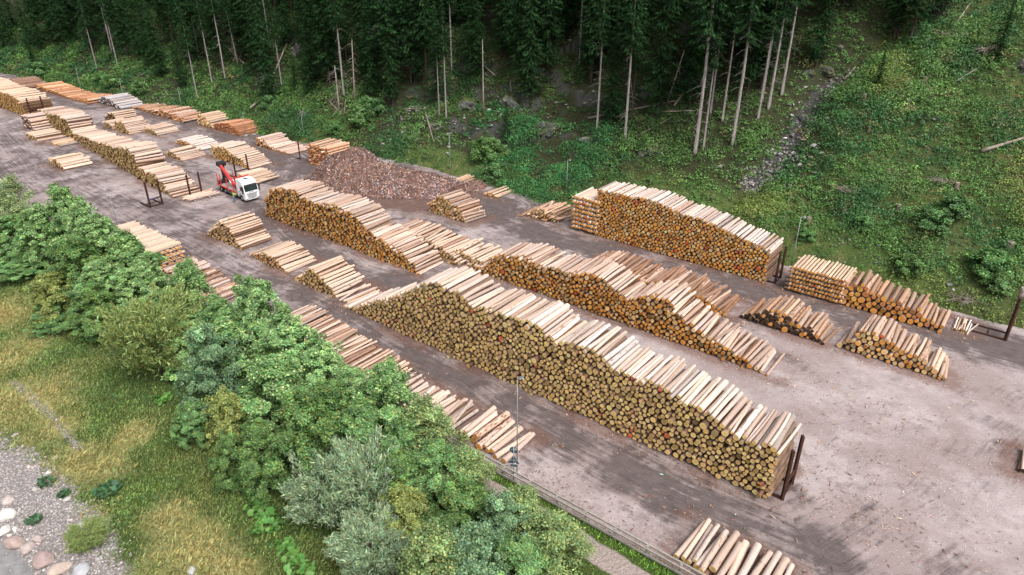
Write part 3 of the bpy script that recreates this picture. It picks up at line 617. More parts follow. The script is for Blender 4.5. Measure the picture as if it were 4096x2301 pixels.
def build_logs():
    A = {k: np.array(v) for k, v in LOGS.items()}
    n = len(A['L']); P, D, L, r0, r1 = A['P'], A['D'].copy(), A['L'], A['r0'], A['r1']
    D /= np.linalg.norm(D, axis=1, keepdims=True)
    seeds = np.random.default_rng(11).random(n)
    # how much of each log shows in the picture: a point-sampled depth test
    up = np.array([0, 0, 1.]); sd = np.cross(D, up); sd /= np.linalg.norm(sd, axis=1, keepdims=True); vv = np.cross(sd, D)
    ids = []; pts = []
    ts = np.linspace(0, 1, 56)
    for ang in np.linspace(0, 2*np.pi, 12, endpoint=False):
        nrm = np.cos(ang)*sd+np.sin(ang)*vv
        q = P+nrm*r0[:, None]; face = ((np.array([0, 0, H])-q)*nrm).sum(1) > 0
        j = np.nonzero(face)[0]
        rad = r0[j, None]*(1-ts)+r1[j, None]*ts
        pts.append((P[j, None]+D[j, None]*(L[j, None]*ts)[:, :, None]+nrm[j, None]*rad[:, :, None]).reshape(-1, 3)); ids.append(np.repeat(j, len(ts)))
    for rf in (0., .45, .8):
        for ang in np.linspace(0, 2*np.pi, 8, endpoint=False):
            pts.append(P+(np.cos(ang)*sd+np.sin(ang)*vv)*(r0*rf)[:, None]); ids.append(np.arange(n))
    pts = np.concatenate(pts); ids = np.concatenate(ids)
    x, y, Z = proj(pts); x = x/4; y = y/4
    m = (x >= 0) & (x < 1024) & (y >= 0) & (y < 575.25) & (Z > 1)
    key = (y[m].astype(int)*1024+x[m].astype(int)); zz = Z[m]; ii = ids[m]
    o = np.lexsort((zz, key)); key = key[o]; ii = ii[o]
    first = np.concatenate([[True], key[1:] != key[:-1]])
    vis = np.bincount(ii[first], minlength=n)
    chosen = np.zeros(n, bool)
    for kd in (0, 1):
        j = np.nonzero(A['kind'] == kd)[0]
        j = j[np.argsort(-vis[j])][:298]; chosen[j[vis[j] > 0]] = True
    print('LOGS', n, [(k, int((A['kind'] == k).sum())) for k in (0, 1)], 'chosen', chosen.sum(), 'minvis', vis[chosen].min())
    for kd, nm, lb in ((0, 'peeled_logs', 'thousands of pale peeled logs packed inside the big stacks'), (1, 'bark_logs', 'brown logs with bark packed inside the smaller stacks')):
        j = np.nonzero((A['kind'] == kd) & ~chosen)[0]
        V, Fs, fm, sm, col, uvl = log_geo(P[j], D[j], L[j], r0[j], r1[j], A['cs'][j], A['ce'][j], seeds[j])
        o = link(nm, npmesh(nm, V, Fs, [M['side'], M['end']], fm, sm, col, uvl)); tag(o, lb, 'logs', None, 'stuff')
    rr = np.random.default_rng(3)
    for pi, pl in enumerate(PILES):
        jj = np.nonzero((A['pile'] == pi) & chosen)[0]; todo = []
        for ly in sorted(set(A['lay'][jj].tolist())):
            j = jj[A['lay'][jj] == ly]; j = j[np.argsort(-(A['s'][j]))]     # from the near end
            todo += [(q, i, len(j), ly) for q, i in enumerate(j)]
        for q, i, m, ly in todo:
            c = P[i]+D[i]*L[i]/2
            bend = rr.standard_normal(3)*np.array([.03, .03, .015])
            V, Fs, fm, sm, col, uvl = log_geo((P[i]-c)[None], D[i][None], L[i:i+1], r0[i:i+1], r1[i:i+1], A['cs'][i:i+1], A['ce'][i:i+1], seeds[i:i+1], 5, bend[None])
            nm = 'peeled_log' if A['kind'][i] == 0 else 'bark_log'
            o = link(nm, npmesh(nm, V, Fs, [M['side'], M['end']], fm, sm, col, uvl), None, c)
            rm = max(r0[i], r1[i])
            sz = 'thick ' if rm > .29 else ('slim ' if rm < .18 else '')
            lum = sum(A['cs'][i][:3])/3
            tone = ('cream' if lum > .52 else 'tan' if lum > .38 else 'greyish' if A['cs'][i][0]-A['cs'][i][2] < .09 else 'brown')
            if m == 1: pos = 'the one most in view'
            elif q < m-1-q or q == 0: pos = ordinal(q+1)+' from '+pl['near']
            else: pos = (ordinal(m-q)+' from ' if q < m-1 else 'last before ')+pl['far']
            what = 'log'
            if ly >= 100: what = 'crosswise pole'; pos = 'the one most in view' if m == 1 else ordinal(m-q)+' from the front'; sz = ''
            if ly >= 0: pos += ', '+ordinal(ly % 100+1)+' layer'
            tag(o, f"{sz}{tone} {what} in {pl['phrase']}, {pos}", 'log', ('peeled' if A['kind'][i] == 0 else 'bark covered')+' logs in '+pl['phrase'])
build_logs()
# ------------------------------------------------------------------ ground sheets
ROADS = [  # pixel polyline (1447-high frame), half width m, strength
    ([(2576, 890), (2300, 820), (1980, 752), (1700, 680), (1400, 597), (1200, 520), (1080, 505), (930, 512)], 4.2, .95),
    ([(1250, 520), (1150, 478), (1000, 440), (760, 425), (700, 395), (560, 330), (400, 283), (250, 252), (130, 232), (0, 215)], 4.6, .95),
    ([(2050, 1400), (1900, 1335), (1700, 1245), (1500, 1140), (1300, 1035), (1180, 955), (1000, 868), (870, 785), (760, 735)], 3.2, .85),
    ([(760, 735), (620, 690), (480, 615), (330, 545), (200, 470), (100, 395), (30, 330), (0, 310)], 4.5, .6),
    ([(1060, 735), (1000, 722), (860, 680), (760, 610), (690, 545), (640, 520)], 3.0, 1.0),
    ([(640, 520), (520, 505), (420, 470), (330, 440), (200, 420), (100, 380)], 5.0, .4),
    ([(720, 450), (740, 420), (690, 385)], 5.0, .8),
    ([(2576, 1000), (2450, 1100), (2350, 1250), (2100, 1400)], 5.0, .3),
    ([(200, 470), (120, 420), (80, 350), (140, 300)], 4, .45),
]
us = np.arange(-75, 300, .5); ws = np.arange(WF-.25, 96, .42)
V, Fq, u, w = grid(us, ws, lambda u, w: .05*(vnoise(u/3, w/3, 2)-.5)+.12*(vnoise(u/16, w/16, 6)-.5)*sstep(35, 38, w)-.02)
mud = np.zeros(len(u)); across = np.zeros(len(u)); along = np.zeros(len(u)); bestd = np.full(len(u), 1e9)
wob = 1.2*(fbm(u/8, w/8, 71)-.5)
for pts, hw, st in ROADS:
    Pp = np.array([guw(*cp(10, *p)) for p in pts])
    dd, ac, sl = seg_dist(u, w, Pp)
    mud = np.maximum(mud, st*sstep(hw*1.9, hw*.2, dd+1.5*wob))
    m = dd/hw < bestd; bestd = np.where(m, dd/hw, bestd); across = np.where(m, ac, across); along = np.where(m, sl, along)
mud = np.maximum(mud, .42*sstep(0.45, .75, fbm(u/14, w/14, 90)))
mud = np.maximum(mud, .62*sstep(34, 60, u+.3*(w-60))*sstep(.25, .55, fbm(u/14, w/9, 93)))
mud = np.maximum(mud, .4*sstep(22, 34, u)*(1-sstep(30, 20, u)))
lit = np.zeros(len(u))
for p in PILES:
    a, b, n, L = p['a'], p['b'], p['n'], p['L']
    P2 = np.array([[a@U, a@Wd], [b@U, b@Wd]]); n2 = np.array([n@U, n@Wd])
    for k in (0., .5, 1.):
        dd, _, _ = seg_dist(u, w, P2+n2*L*k)
        lit = np.maximum(lit, sstep(2.6, .3, dd)*(.5+.5*sstep(.4, .6, fbm(u/4, w/4, 96))))
    dd, _, _ = seg_dist(u, w, P2+n2*L*.5); mud = np.maximum(mud, .5*sstep(.35, .6, fbm(u/3.5, w/3.5, 95))*sstep(4.0, 2.0, dd))
mud = mud*(.6+.75*np.clip((fbm(u/2.6, w/2.6, 97)-.3)*2, 0, 1)); mud = np.clip(mud, 0, 1)
hp = np.array([guw(*cp(10, *p)) for p in [(860, 470), (1080, 492)]]); dd, _, _ = seg_dist(u, w, hp); lit = np.maximum(lit, sstep(14, 5, dd))
lit = np.maximum(lit, .6*sstep(4, .3, np.abs(w-WF)))
o = link('yard', npmesh('yard', V, [Fq], M['yard'], smooth=True, fattr=dict(mud=mud, across=across, along=along, litter=lit))); tag(o, kind='structure')
# river bank; the water line fixed from two points of the photograph
p1 = hit(bank, *cp(10, 0, 1318)); p2 = hit(bank, *cp(10, 150, 1447))
dv = np.array([p2[0]-p1[0], p2[1]-p1[1]]); nn = np.array([dv[1], -dv[0]])/np.hypot(*dv)
far_ = hit(bank, *cp(10, 400, 1100))
if (far_[0]-p1[0])*nn[0]+(far_[1]-p1[1])*nn[1] > 0: nn = -nn
WATER = (p1[0], p1[1], nn)
def bl(p): q = hit(bank, *cp(10, *p)); return [q[0], q[1]]
GB = np.array([bl(p) for p in [(-60, 1090), (70, 1140), (170, 1230), (250, 1330), (310, 1447)]])
# gravel lies on the river side of this line
V, Fq, u, w = grid(np.arange(-30, 190, .6), np.arange(-12, WF+.5, .5), bank)
def side_of(u, w, P):
    d, s, _ = seg_dist(u, w, P); return d*np.sign(s)
rs = np.sign(side_of(np.array([p1[0]]), np.array([p1[1]]), GB)[0])
gmask = lambda u, w: sstep(-2.2, 1.5, side_of(u, w, GB)*rs+2.0*(fbm(u/4, w/4, 55)-.5))
gold_c = [bl(p)+[r_] for p, r_ in [((60, 1010), 7), ((20, 900), 6), ((250, 1180), 4), ((180, 1160), 4), ((420, 1310), 3), ((470, 1400), 5), ((560, 1447), 4), ((330, 1100), 3), ((210, 1310), 2.5), ((0, 800), 6), ((120, 1090), 4)]]
def goldm(u, w):
    g = np.zeros(np.shape(u))
    for a, b, r_ in gold_c: g = np.maximum(g, np.exp(-((u-a)**2+(w-b)**2)/(r_*.8)**2))
    return g*(.5+.9*fbm(u/2.2, w/2.2, 61))
PA = np.array([[-40, 26.6*S-.5], [10*S, 26.6*S-.5], [18*S, 27*S-.4], [30*S, 27.*S-.6], [130, 27*S-.6]])
dpath, _, _ = seg_dist(u, w, PA)
pm = sstep(1.35, .5, dpath+.5*(fbm(u/2, w/2, 66)-.5))
trk = np.array([bl(p) for p in [(30, 960), (90, 1010), (140, 1060), (200, 1130)]]); dt, _, _ = seg_dist(u, w, trk)
o = link('river_bank', npmesh('river_bank', V, [Fq], M['bank'], smooth=True, fattr=dict(gravel=np.maximum(gmask(u, w), .6*sstep(.9, .2, dt)), gold=goldm(u, w), path=pm))); tag(o, kind='structure')
V, Fq, u, w = grid(np.arange(20, 110, 1.5), np.arange(-40, 14, 1.5), lambda u, w: np.full(np.shape(u), -3.25))
o = link('river', npmesh('river', V, [Fq], M['water'], smooth=True)); tag(o, kind='structure')
# hillside
V, Fq, u, w = grid(np.arange(-75, 330, .9), np.arange(76, 172, .8), hill)
d = w-toe(u); gd, _, _ = seg_dist(u, w, GA)
grs = np.maximum(np.exp(-((u-30)/32)**2)*sstep(16, 5, d), np.exp(-((u-88)/14)**2)*sstep(7, 3, d)); grs = np.maximum(grs, .5*sstep(40, 20, u)); grs = np.maximum(grs, .75*np.exp(-((u-130)/14)**2)*sstep(14, 6, d))
scr = .95*np.exp(-(gd/2.0)**2)*sstep(10, 13, d)*sstep(23, 18, d)*(.55+fbm(u/3, w/3, 98)); wet = .95*np.exp(-(gd/2.0)**2)*sstep(14, 18, d)*sstep(36, 27, d)*(.55+.6*fbm(u/4, w/4, 99)); scr = np.maximum(scr, .75*np.exp(-((u-142)/7)**2)*np.exp(-((d-7)/4)**2)); scr = np.maximum(scr, .7*np.exp(-((u-80)/4)**2)*np.exp(-((d-8)/3)**2)); scr = np.maximum(scr, .6*np.exp(-((u-185)/6)**2)*np.exp(-((d-9)/5)**2))
o = link('hillside', npmesh('hillside', V, [Fq], M['hill'], smooth=True, fattr=dict(grass=grs, rock=np.maximum(rockm(u, w), .15*(d > 8)), scree=scr, wet=wet))); tag(o, kind='structure')
# ------------------------------------------------------------------ leaf clouds
def quads(c, a, b, col):
    """rhombus leaves: centres c, half axes a and b, colours col -> V, F, C"""
    n = len(c); V = np.stack([c-a, c-b, c+a, c+b], 1).reshape(-1, 3)
    return V, np.arange(4*n).reshape(n, 4), np.repeat(np.concatenate([col, np.ones((n, 1))], 1), 4, 0)
def unit(v): return v/np.maximum(1e-9, np.linalg.norm(v, axis=1, keepdims=True))
def leaf_axes(nrm, r_, la, lb):
    t = unit(np.cross(nrm, r_.standard_normal(nrm.shape))); s = np.cross(nrm, t)
    return t*np.reshape(la, (-1, 1)), s*np.reshape(lb, (-1, 1))
def vary(base, n, r_, v=.22, hue=.1, alt=None, pa=0.):
    c = np.tile(np.array(base), (n, 1))
    if alt is not None:
        m = r_.random(n) < pa; c[m] = alt
    f = np.exp(v*r_.standard_normal(n))[:, None]; h = hue*r_.standard_normal(n)
    c = c*f; c[:, 0] *= 1+h*1.3; c[:, 2] *= 1-h
    return np.clip(c, .002, .9)
def crown_broad(seed, h, Rr, nc, nl, la, lb, base, alt, pa, flat=.55, csz=.75, z0=.18, top=.75):
    r_ = np.random.default_rng(seed); cs = []; ns = []; cen = []
    lob = r_.random(3)*6.28
    k = 0
    zc = h*(z0+1)/2; hz = h*(1-z0)/2; lobes = []
    for j in range(24):
        t = (j+.6*r_.random())/24; th = j*2.4+.8*r_.random(); rp = Rr*(1-t)**.45*min(1., .6+1.6*t)*(.75+.45*r_.random())
        lr = Rr*(.16+.16*r_.random())*(1.1-.3*t)
        lobes.append((np.array([math.cos(th)*max(0, rp-lr*.8), math.sin(th)*max(0, rp-lr*.8), h*(z0+(1-z0)*(t*.93+.02))]), lr, unit(np.array([[math.cos(th), math.sin(th), .25+.5*t]]))[0]))
    for j in range(5): lobes.append((np.array([0, 0, h*(z0+.1+.16*j)]), Rr*.36*(1-.12*j), np.array([0, 0, 1.])))
    while k < nc:
        L0, lr, lv = lobes[int(r_.integers(0, len(lobes)))]
        v = unit((unit(r_.standard_normal((1, 3)))+.45*lv))[0]
        p = L0+v*lr*np.array([1, 1, 1.5])*(.5+.62*r_.random()+.55*r_.random()*(r_.random() < .14))
        if p[2] < h*z0*.7 or p[2] > h*1.02: continue
        sz = csz*(.5+.8*r_.random()); cen.append((p, sz)); k += 1
        m = int(nl*(.45+1.1*r_.random())*sz/csz)
        q = unit(r_.standard_normal((m, 3)))*(r_.random((m, 1))**.5)*sz; q[:, 2] *= flat
        cs.append(p+q); out = unit((p-L0)[None]*.8+np.array([[p[0], p[1], (p[2]-zc)*.6]])*.35)
        ns.append(unit(out*.8+np.array([[0, 0, .55]])+.55*r_.standard_normal((m, 3))))
    cc = np.concatenate(cs); nn_ = np.concatenate(ns); n = len(cc)
    s = .7+.6*r_.random(n); a, b = leaf_axes(nn_, r_, la*s, lb*s)
    clump = np.concatenate([np.full(len(x), r_.standard_normal()) for x in cs])
    col = vary(base, n, r_, .28, .1, alt, pa)*np.exp(.2*clump)[:, None]
    return quads(cc, a, b, col), cen
def crown_willow(seed, h, Rr, nsp, nl, la, lb, base, alt, pa):
    r_ = np.random.default_rng(seed); cs = []; ax = []; cen = []
    for i in range(nsp):
        v = unit(r_.standard_normal((1, 3)))[0]; v[2] = abs(v[2])*.9+.05
        p0 = np.array([v[0]*Rr*.45, v[1]*Rr*.45, h*(.12+.55*r_.random())]); dr = unit(np.array([[v[0]*.75+.15, v[1]*.75, .55+.7*r_.random()]]))[0]
        ln = Rr*(.45+.55*r_.random()); m = nl; t = r_.random(m)**.8
        p = p0+dr*(ln*t)[:, None]+np.array([0, 0, -.25])*(t**2*ln)[:, None]+r_.standard_normal((m, 3))*(.10+.14*(1-t))[:, None]
        p[:, 2] = np.maximum(p[:, 2], .1)
        cs.append(p); ax.append(unit(dr*.9+.5*r_.standard_normal((m, 3))))
        if i % 9 == 0: cen.append((p0+dr*ln*.5, .3))
    cc = np.concatenate(cs); ax = np.concatenate(ax); n = len(cc)
    sd_ = unit(np.cross(ax, r_.standard_normal((n, 3))+np.array([0, 0, .6])))
    s = (.7+.6*r_.random(n))[:, None]
    return quads(cc, ax*la*s, sd_*lb*s, vary(base, n, r_, .22, .08, alt, pa)), cen
def trunk_mesh(name, h, r, cen, mat, seed, nl=14, lean=0.):
    r_ = np.random.default_rng(seed); m = MB()
    m.tube([(0, 0, -.4), (.05, .03, h*.2), (.1*lean, .05, h*.45), (.1*lean, .12, h*.8)], [r*1.25, r, r*.75, r*.25], 8)
    for p, sz in [cen[i] for i in r_.permutation(len(cen))[:nl]]:
        z = min(max(p[2]*.55, .3), h*.7); m.tube([(.05*lean, .04, z), (p[0]*.5, p[1]*.5, (z+p[2])/2+.1), tuple(p)], [r*.4, r*.25, r*.08], 5, False)
    me = bpy.data.meshes.new(name); m.bm.to_mesh(me); m.bm.free(); me.materials.append(mat); return me
G_MAPLE = (.15, .295, .095); G_MAPLE2 = (.205, .365, .135); G_ALDER = (.12, .225, .07); G_OLIVE = (.25, .33, .11); G_WILL = (.29, .41, .24); G_YEL = (.24, .26, .06); G_TEAL = (.15, .255, .125); G_PALE = (.27, .36, .16)
KINDS_ = {}
def kind_mesh(k):
    if k in KINDS_: return KINDS_[k]
    sp, v = k; sd = 40+v*7+len(sp)*13
    if sp == 'maple': (q, cen) = crown_broad(sd, 9, 3.5, 460, 125, .088, .066, (G_MAPLE, G_MAPLE2)[v % 2], (.36, .46, .21), .25, 1.0, .40, .03); tr = trunk_mesh('trunk', 9, .16, cen, M['trunk_dark'], sd)  # maple's paler leaves mixed in at random are painted highlights
    elif sp == 'alder': (q, cen) = crown_broad(sd, 8, 3.1, 430, 110, .075, .055, (G_ALDER, (.15, .285, .105))[v % 2], G_YEL, .10, 1.1, .36, .02); tr = trunk_mesh('trunk', 8, .13, cen, M['trunk_dark'], sd)
    elif sp == 'teal': (q, cen) = crown_broad(sd, 6, 2.6, 330, 110, .075, .045, G_TEAL, (.2, .3, .18), .15, 1., .33, .02); tr = trunk_mesh('trunk', 6, .1, cen, M['trunk_dark'], sd)
    elif sp == 'yellow': (q, cen) = crown_broad(sd, 6, 2.7, 330, 110, .075, .052, (.22, .275, .08), (.32, .32, .1), .2, 1., .33, .02); tr = trunk_mesh('trunk', 6, .1, cen, M['trunk_dark'], sd)
    elif sp == 'birch': (q, cen) = crown_broad(sd, 9, 2.3, 190, 90, .075, .055, G_PALE, (.25, .3, .15), .3, .9, .6, .15); tr = trunk_mesh('trunk', 9, .12, cen, M['birch'], sd, 10)
    elif sp == 'olive': (q, cen) = crown_willow(sd, 6, 3.0, 190, 100, .15, .035, G_OLIVE, (.19, .2, .07), .2); tr = trunk_mesh('trunk', 5, .12, cen, M['trunk_dark'], sd)
    elif sp == 'willow': (q, cen) = crown_willow(sd, 5, 2.5, 150, 110, .16, .034, G_WILL, (.27, .31, .2), .3); tr = trunk_mesh('trunk', 4.5, .1, cen, M['trunk_dark'], sd)
    elif sp == 'sparse': (q, cen) = crown_broad(sd, 7, 2.2, 170, 75, .07, .048, (.19, .275, .10), (.28, .34, .14), .3, .9, .5, .06); tr = trunk_mesh('trunk', 7, .07, cen, M['trunk_dark'], sd, 20)
    H0 = dict(maple=9, alder=8, teal=6, yellow=6, birch=9, olive=6, willow=5, sparse=7)[sp]; R0 = dict(maple=3.5, alder=3.1, teal=2.6, yellow=2.7, birch=2.3, olive=3., willow=2.5, sparse=2.2)[sp]
    KINDS_[k] = (npmesh('crown', q[0], [q[1]], M['leaf'], col=q[2]), tr, H0, R0)
    return KINDS_[k]
# (kind, variant, top pixel, w at H=33 scale, radius m, name, label)
TREES = [
 ('birch', 0, (14, 445), 25.0, 2.6, 'birch_tree', 'pale birch with thin white stem at the left picture edge'),
 ('maple', 1, (92, 515), 24.0, 3.2, 'maple_tree', 'dense green maple next to the pale birch'),
 ('maple', 0, (146, 470), 25.6, 3.0, 'maple_tree', 'maple with yellowing leaves rising beside the wide turning place'),
 ('maple', 1, (236, 540), 25.6, 3.3, 'maple_tree', 'light green maple below the empty steel rack'),
 ('alder', 0, (175, 600), 22.5, 3.6, 'alder_tree', 'dark bushy alder on the meadow side below two maples'),
 ('alder', 1, (55, 640), 21.5, 3.8, 'alder_tree', 'broad dark alder low at the left picture edge'),
 ('yellow', 0, (120, 685), 19.5, 2.8, 'alder_shrub', 'yellow-tinged shrub at the meadow edge under dark alders'),
 ('maple', 0, (305, 590), 25.3, 3.2, 'maple_tree', 'maple crowding the far end of the orange-ended fence stack'),
 ('maple', 1, (262, 655), 23.2, 4.0, 'maple_tree', 'broad light maple in the middle of the tree belt'),
 ('alder', 1, (395, 735), 23.8, 2.6, 'alder_tree', 'alder in front of the untidy brown fence pile'),
 ('olive', 0, (352, 735), 20.5, 3.8, 'willow_tree', 'large olive-green willow leaning over the meadow'),
 ('maple', 0, (462, 660), 25.4, 2.7, 'maple_tree', 'slender maple with yellow leaf tips before the untidy brown pile'),
 ('maple', 1, (480, 800), 22.8, 3.0, 'maple_tree', 'round maple beside the olive willow'),
 ('maple', 1, (628, 700), 25.4, 3.0, 'maple_tree', 'tall maple topping the belt left of the long fence stack'),
 ('teal', 0, (510, 830), 20.5, 2.6, 'grey_alder', 'bluish shrub between the olive willow and the big maple'),
 ('maple', 0, (575, 790), 23.6, 3.8, 'maple_tree', 'big dark maple with large leaves in mid belt'),
 ('maple', 1, (705, 800), 24.3, 3.5, 'maple_tree', 'bright maple against the dark end of the fence stack'),
 ('maple', 0, (690, 900), 21.8, 3.6, 'maple_tree', 'shaded large-leaved maple on the meadow side'),
 ('maple', 1, (790, 860), 24.8, 2.8, 'maple_tree', 'light maple over the middle of the slim fence stack'),
 ('alder', 0, (820, 960), 22.8, 3.0, 'alder_tree', 'grey-green alder below the light maples'),
 ('yellow', 1, (560, 985), 18.5, 2.0, 'alder_shrub', 'small yellowish shrub at the foot of the big maple'),
 ('maple', 0, (965, 918), 25.2, 2.9, 'maple_tree', 'pointed maple hiding the near end of the fence stack'),
 ('alder', 1, (915, 1010), 23.4, 2.8, 'alder_tree', 'mid-green alder left of the pointed maple'),
 ('sparse', 0, (1065, 1010), 25.4, 2.4, 'young_alder', 'thin pale-leaved alder before the small fence pile'),
 ('alder', 0, (640, 1060), 18.2, 2.2, 'alder_shrub', 'dark low shrub above the butterbur patch'),
 ('alder', 1, (480, 1010), 18.0, 1.8, 'alder_shrub', 'dark low shrub under the olive willow'),
 ('willow', 0, (905, 1115), 20.5, 2.5, 'willow_shrub', 'silvery willow with one tall plume of twigs'),
 ('willow', 1, (800, 1150), 19.0, 2.4, 'willow_shrub', 'rounded grey-green willow at the meadow edge'),
 ('willow', 2, (925, 1315), 17.8, 2.2, 'willow_shrub', 'silvery willow nearest the bottom of the picture'),
 ('alder', 1, (1090, 1120), 23.8, 2.6, 'alder_tree', 'alder standing just behind the start of the railing'),
 ('yellow', 0, (1010, 1235), 20.6, 2.3, 'alder_shrub', 'yellow-green shrub beside the plumed willow'),
 ('sparse', 1, (1165, 1135), 24.8, 2.2, 'young_alder', 'thin shrub at the railing left of the road sign'),
 ('alder', 0, (1150, 1210), 22.3, 2.6, 'alder_tree', 'full green alder below the road sign'),
 ('teal', 1, (1185, 1330), 19.6, 2.4, 'grey_alder', 'bluish-green shrub low in the centre of the picture'),
 ('teal', 0, (1265, 1255), 22.8, 2.0, 'grey_alder', 'bluish shrub by the footpath beneath the railing'),
 ('sparse', 0, (1310, 1235), 24.3, 2.1, 'young_alder', 'thin many-stemmed shrub at the footpath bend'),
 ('sparse', 1, (1400, 1310), 24.0, 2.2, 'young_alder', 'pale thin shrub nearest the footpath at bottom'),
 ('alder', 1, (1300, 1370), 21.5, 2.4, 'alder_tree', 'light green alder at the bottom edge below thin shrubs'),
 ('sparse', 0, (1080, 1330), 18.0, 2.2, 'alder_shrub', 'loose shrub at the bottom edge right of the silvery willow'),
 ('alder', 1, (18, 545), 22.5, 3.6, 'alder_tree', 'light alder at the left edge under the birch'),
 ('maple', 0, (70, 590), 23.5, 3.4, 'maple_tree', 'shaded maple between the birch and two edge alders'),
 ('maple', 1, (190, 500), 25.8, 2.6, 'maple_tree', 'bright narrow maple by the yard edge left of the empty rack'),
 ('alder', 1, (130, 760), 18.8, 2.8, 'alder_shrub', 'spreading green shrub over the far meadow'),
 ('alder', 0, (225, 720), 20.5, 3.2, 'alder_tree', 'dark alder left of the olive willow'),
 ('maple', 1, (345, 660), 24.8, 3.0, 'maple_tree', 'pale-topped maple by the orange-ended fence stack'),
 ('alder', 1, (545, 760), 24.6, 2.6, 'alder_tree', 'alder between the slender maple and the tall maple'),
 ('alder', 0, (745, 985), 20.2, 3.0, 'alder_tree', 'dark alder above the rounded willow'),
 ('maple', 1, (880, 935), 25., 2.6, 'maple_tree', 'small maple left of the pointed maple'),
 ('alder', 1, (1020, 1060), 24.2, 2.5, 'alder_tree', 'alder right below the pointed maple'),
 ('alder', 0, (1000, 1140), 22.0, 2.6, 'alder_tree', 'dark alder right of the tall willow plume'),
 ('alder', 0, (570, 1090), 17.2, 1.6, 'alder_shrub', 'small dark shrub at the meadow side above butterbur'),
 ('olive', 1, (205, 1258), None, 1.3, 'willow_bush', 'low silvery-olive bush alone on the meadow'),
]
for i, (sp, v, tp, w0, rad, nm, lb) in enumerate(TREES):
    cm, tm, H0, R0 = kind_mesh((sp, v))
    if w0 is None:
        q = hit(bank, *cp(10, 225, 1370)); u0, w_, zb = q; zt = zb+2.0
    else:
        w_ = w0*S; u0, zt = on_w(*cp(10, *tp), w_); zb = float(bank(np.array([u0]), np.array([w_]))[0])
    hh = max(1.6, zt-zb)
    e = empty(nm, (*XY(u0, w_), zb-.05), lb, 'tree' if 'tree' in nm else 'shrub', 'trees between railing and meadow' if w0 else None, random.random()*6.28)
    sx = rad*1.33/R0; e.scale = (sx, sx, hh/H0)
    link('trunk', tm, e); link('crown', cm, e)
# ------------------------------------------------------------------ conifers
def spruce_crown(seed, h, z0, Lm, whorls, dens=1.):
    r_ = np.random.default_rng(seed); cc = []; aa = []; bb = []; sh = []
    for i in range(whorls):
        f = (i+.5*r_.random())/whorls; z = h*(z0+(1-z0)*f); ln = Lm*(1-f)**.75*(.75+.45*r_.random())+.25
        if f < .12: ln *= .55+f*3.5
        nb = 5 if f < .85 else 4; ph = r_.random()*6.28
        for b in range(nb):
            th = ph+b*6.28/nb+.5*r_.standard_normal(); l = ln*(.6+.6*r_.random()); d = np.array([math.cos(th), math.sin(th), 0]); s_ = np.array([-d[1], d[0], 0])
            if r_.random() < .08: continue
            n = max(4, int(l/.17*dens)); t = (np.arange(n)+r_.random(n))/n
            dr = -.28*t-.35*t**2+.28*t**4
            p = np.array([0, 0, z])+d*(l*t)[:, None]; p[:, 2] += l*dr
            for sg in (-1, 1):
                wd = (.28+.5*np.sin(np.pi*np.clip(t*.9+.1, 0, 1)))*min(1., l/2.2)
                q = p+s_*(sg*wd*.45)[:, None]; q[:, 2] -= .12+.22*r_.random(n)
                ax = s_*sg*.55+d*.75+np.array([0, 0, -.55]); ax = unit(ax+.25*r_.standard_normal((n, 3)))
                sd_ = unit(np.cross(ax, np.array([0, 0, 1.])+.5*r_.standard_normal((n, 3))))
                cc.append(q); aa.append(ax*(.24+.34*wd)[:, None]); bb.append(sd_*(.055+.045*r_.random(n))[:, None]); sh.append(np.full(n, r_.standard_normal()))
    cc = np.concatenate(cc); n = len(cc)
    col = vary((.019, .048, .017), n, r_, .32, .12)*np.exp(.2*np.concatenate(sh))[:, None]
    V, Fq, c = quads(cc, np.concatenate(aa), np.concatenate(bb), col)
    return npmesh('crown', V, [Fq], M['needle'], col=c)
def spruce_trunk(h, r, z1, seed, mat, dead=True):
    r_ = np.random.default_rng(seed); m = MB()
    m.tube([(0, 0, -.8), (0, 0, .3), (.02*h*.1, 0, h*.3), (0, .02*h*.1, h*.6), (0, 0, h*.98)], [r*1.5, r*1.1, r*.85, r*.6, .03], 8)
    if dead:
        for i in range(34):
            z = h*(.06+(z1-.02)*r_.random()); th = r_.random()*6.28; l = .5+1.7*r_.random()
            d = Vector((math.cos(th), math.sin(th), 0)); a = Vector((0, 0, z))
            m.tube([a, a+d*l*.5+Vector((0, 0, -.1*l)), a+d*l+Vector((0, 0, -.38*l))], [.028, .02, .008], 3, False)
    me = bpy.data.meshes.new('trunk'); m.bm.to_mesh(me); m.bm.free(); me.materials.append(mat); return me
SPH = []
for i, (h, z0, Lm, wh, r) in enumerate([(30, .50, 2.8, 30, .30), (28, .56, 2.4, 24, .27), (33, .46, 3.1, 32, .33), (26, .10, 3.2, 40, .22), (22, .06, 3.0, 36, .2), (29, .18, 3.5, 42, .26), (24, .12, 2.8, 36, .2), (31, .30, 3.4, 38, .24), (27, .34, 3.0, 34, .2)]):
    SPH.append((spruce_crown(500+i, h, z0, Lm, wh, .8 if i < 3 else 1.), spruce_trunk(h, r*.8, z0, 600+i, M['trunk_grey'] if i < 3 else M['trunk_dark'], True), h))
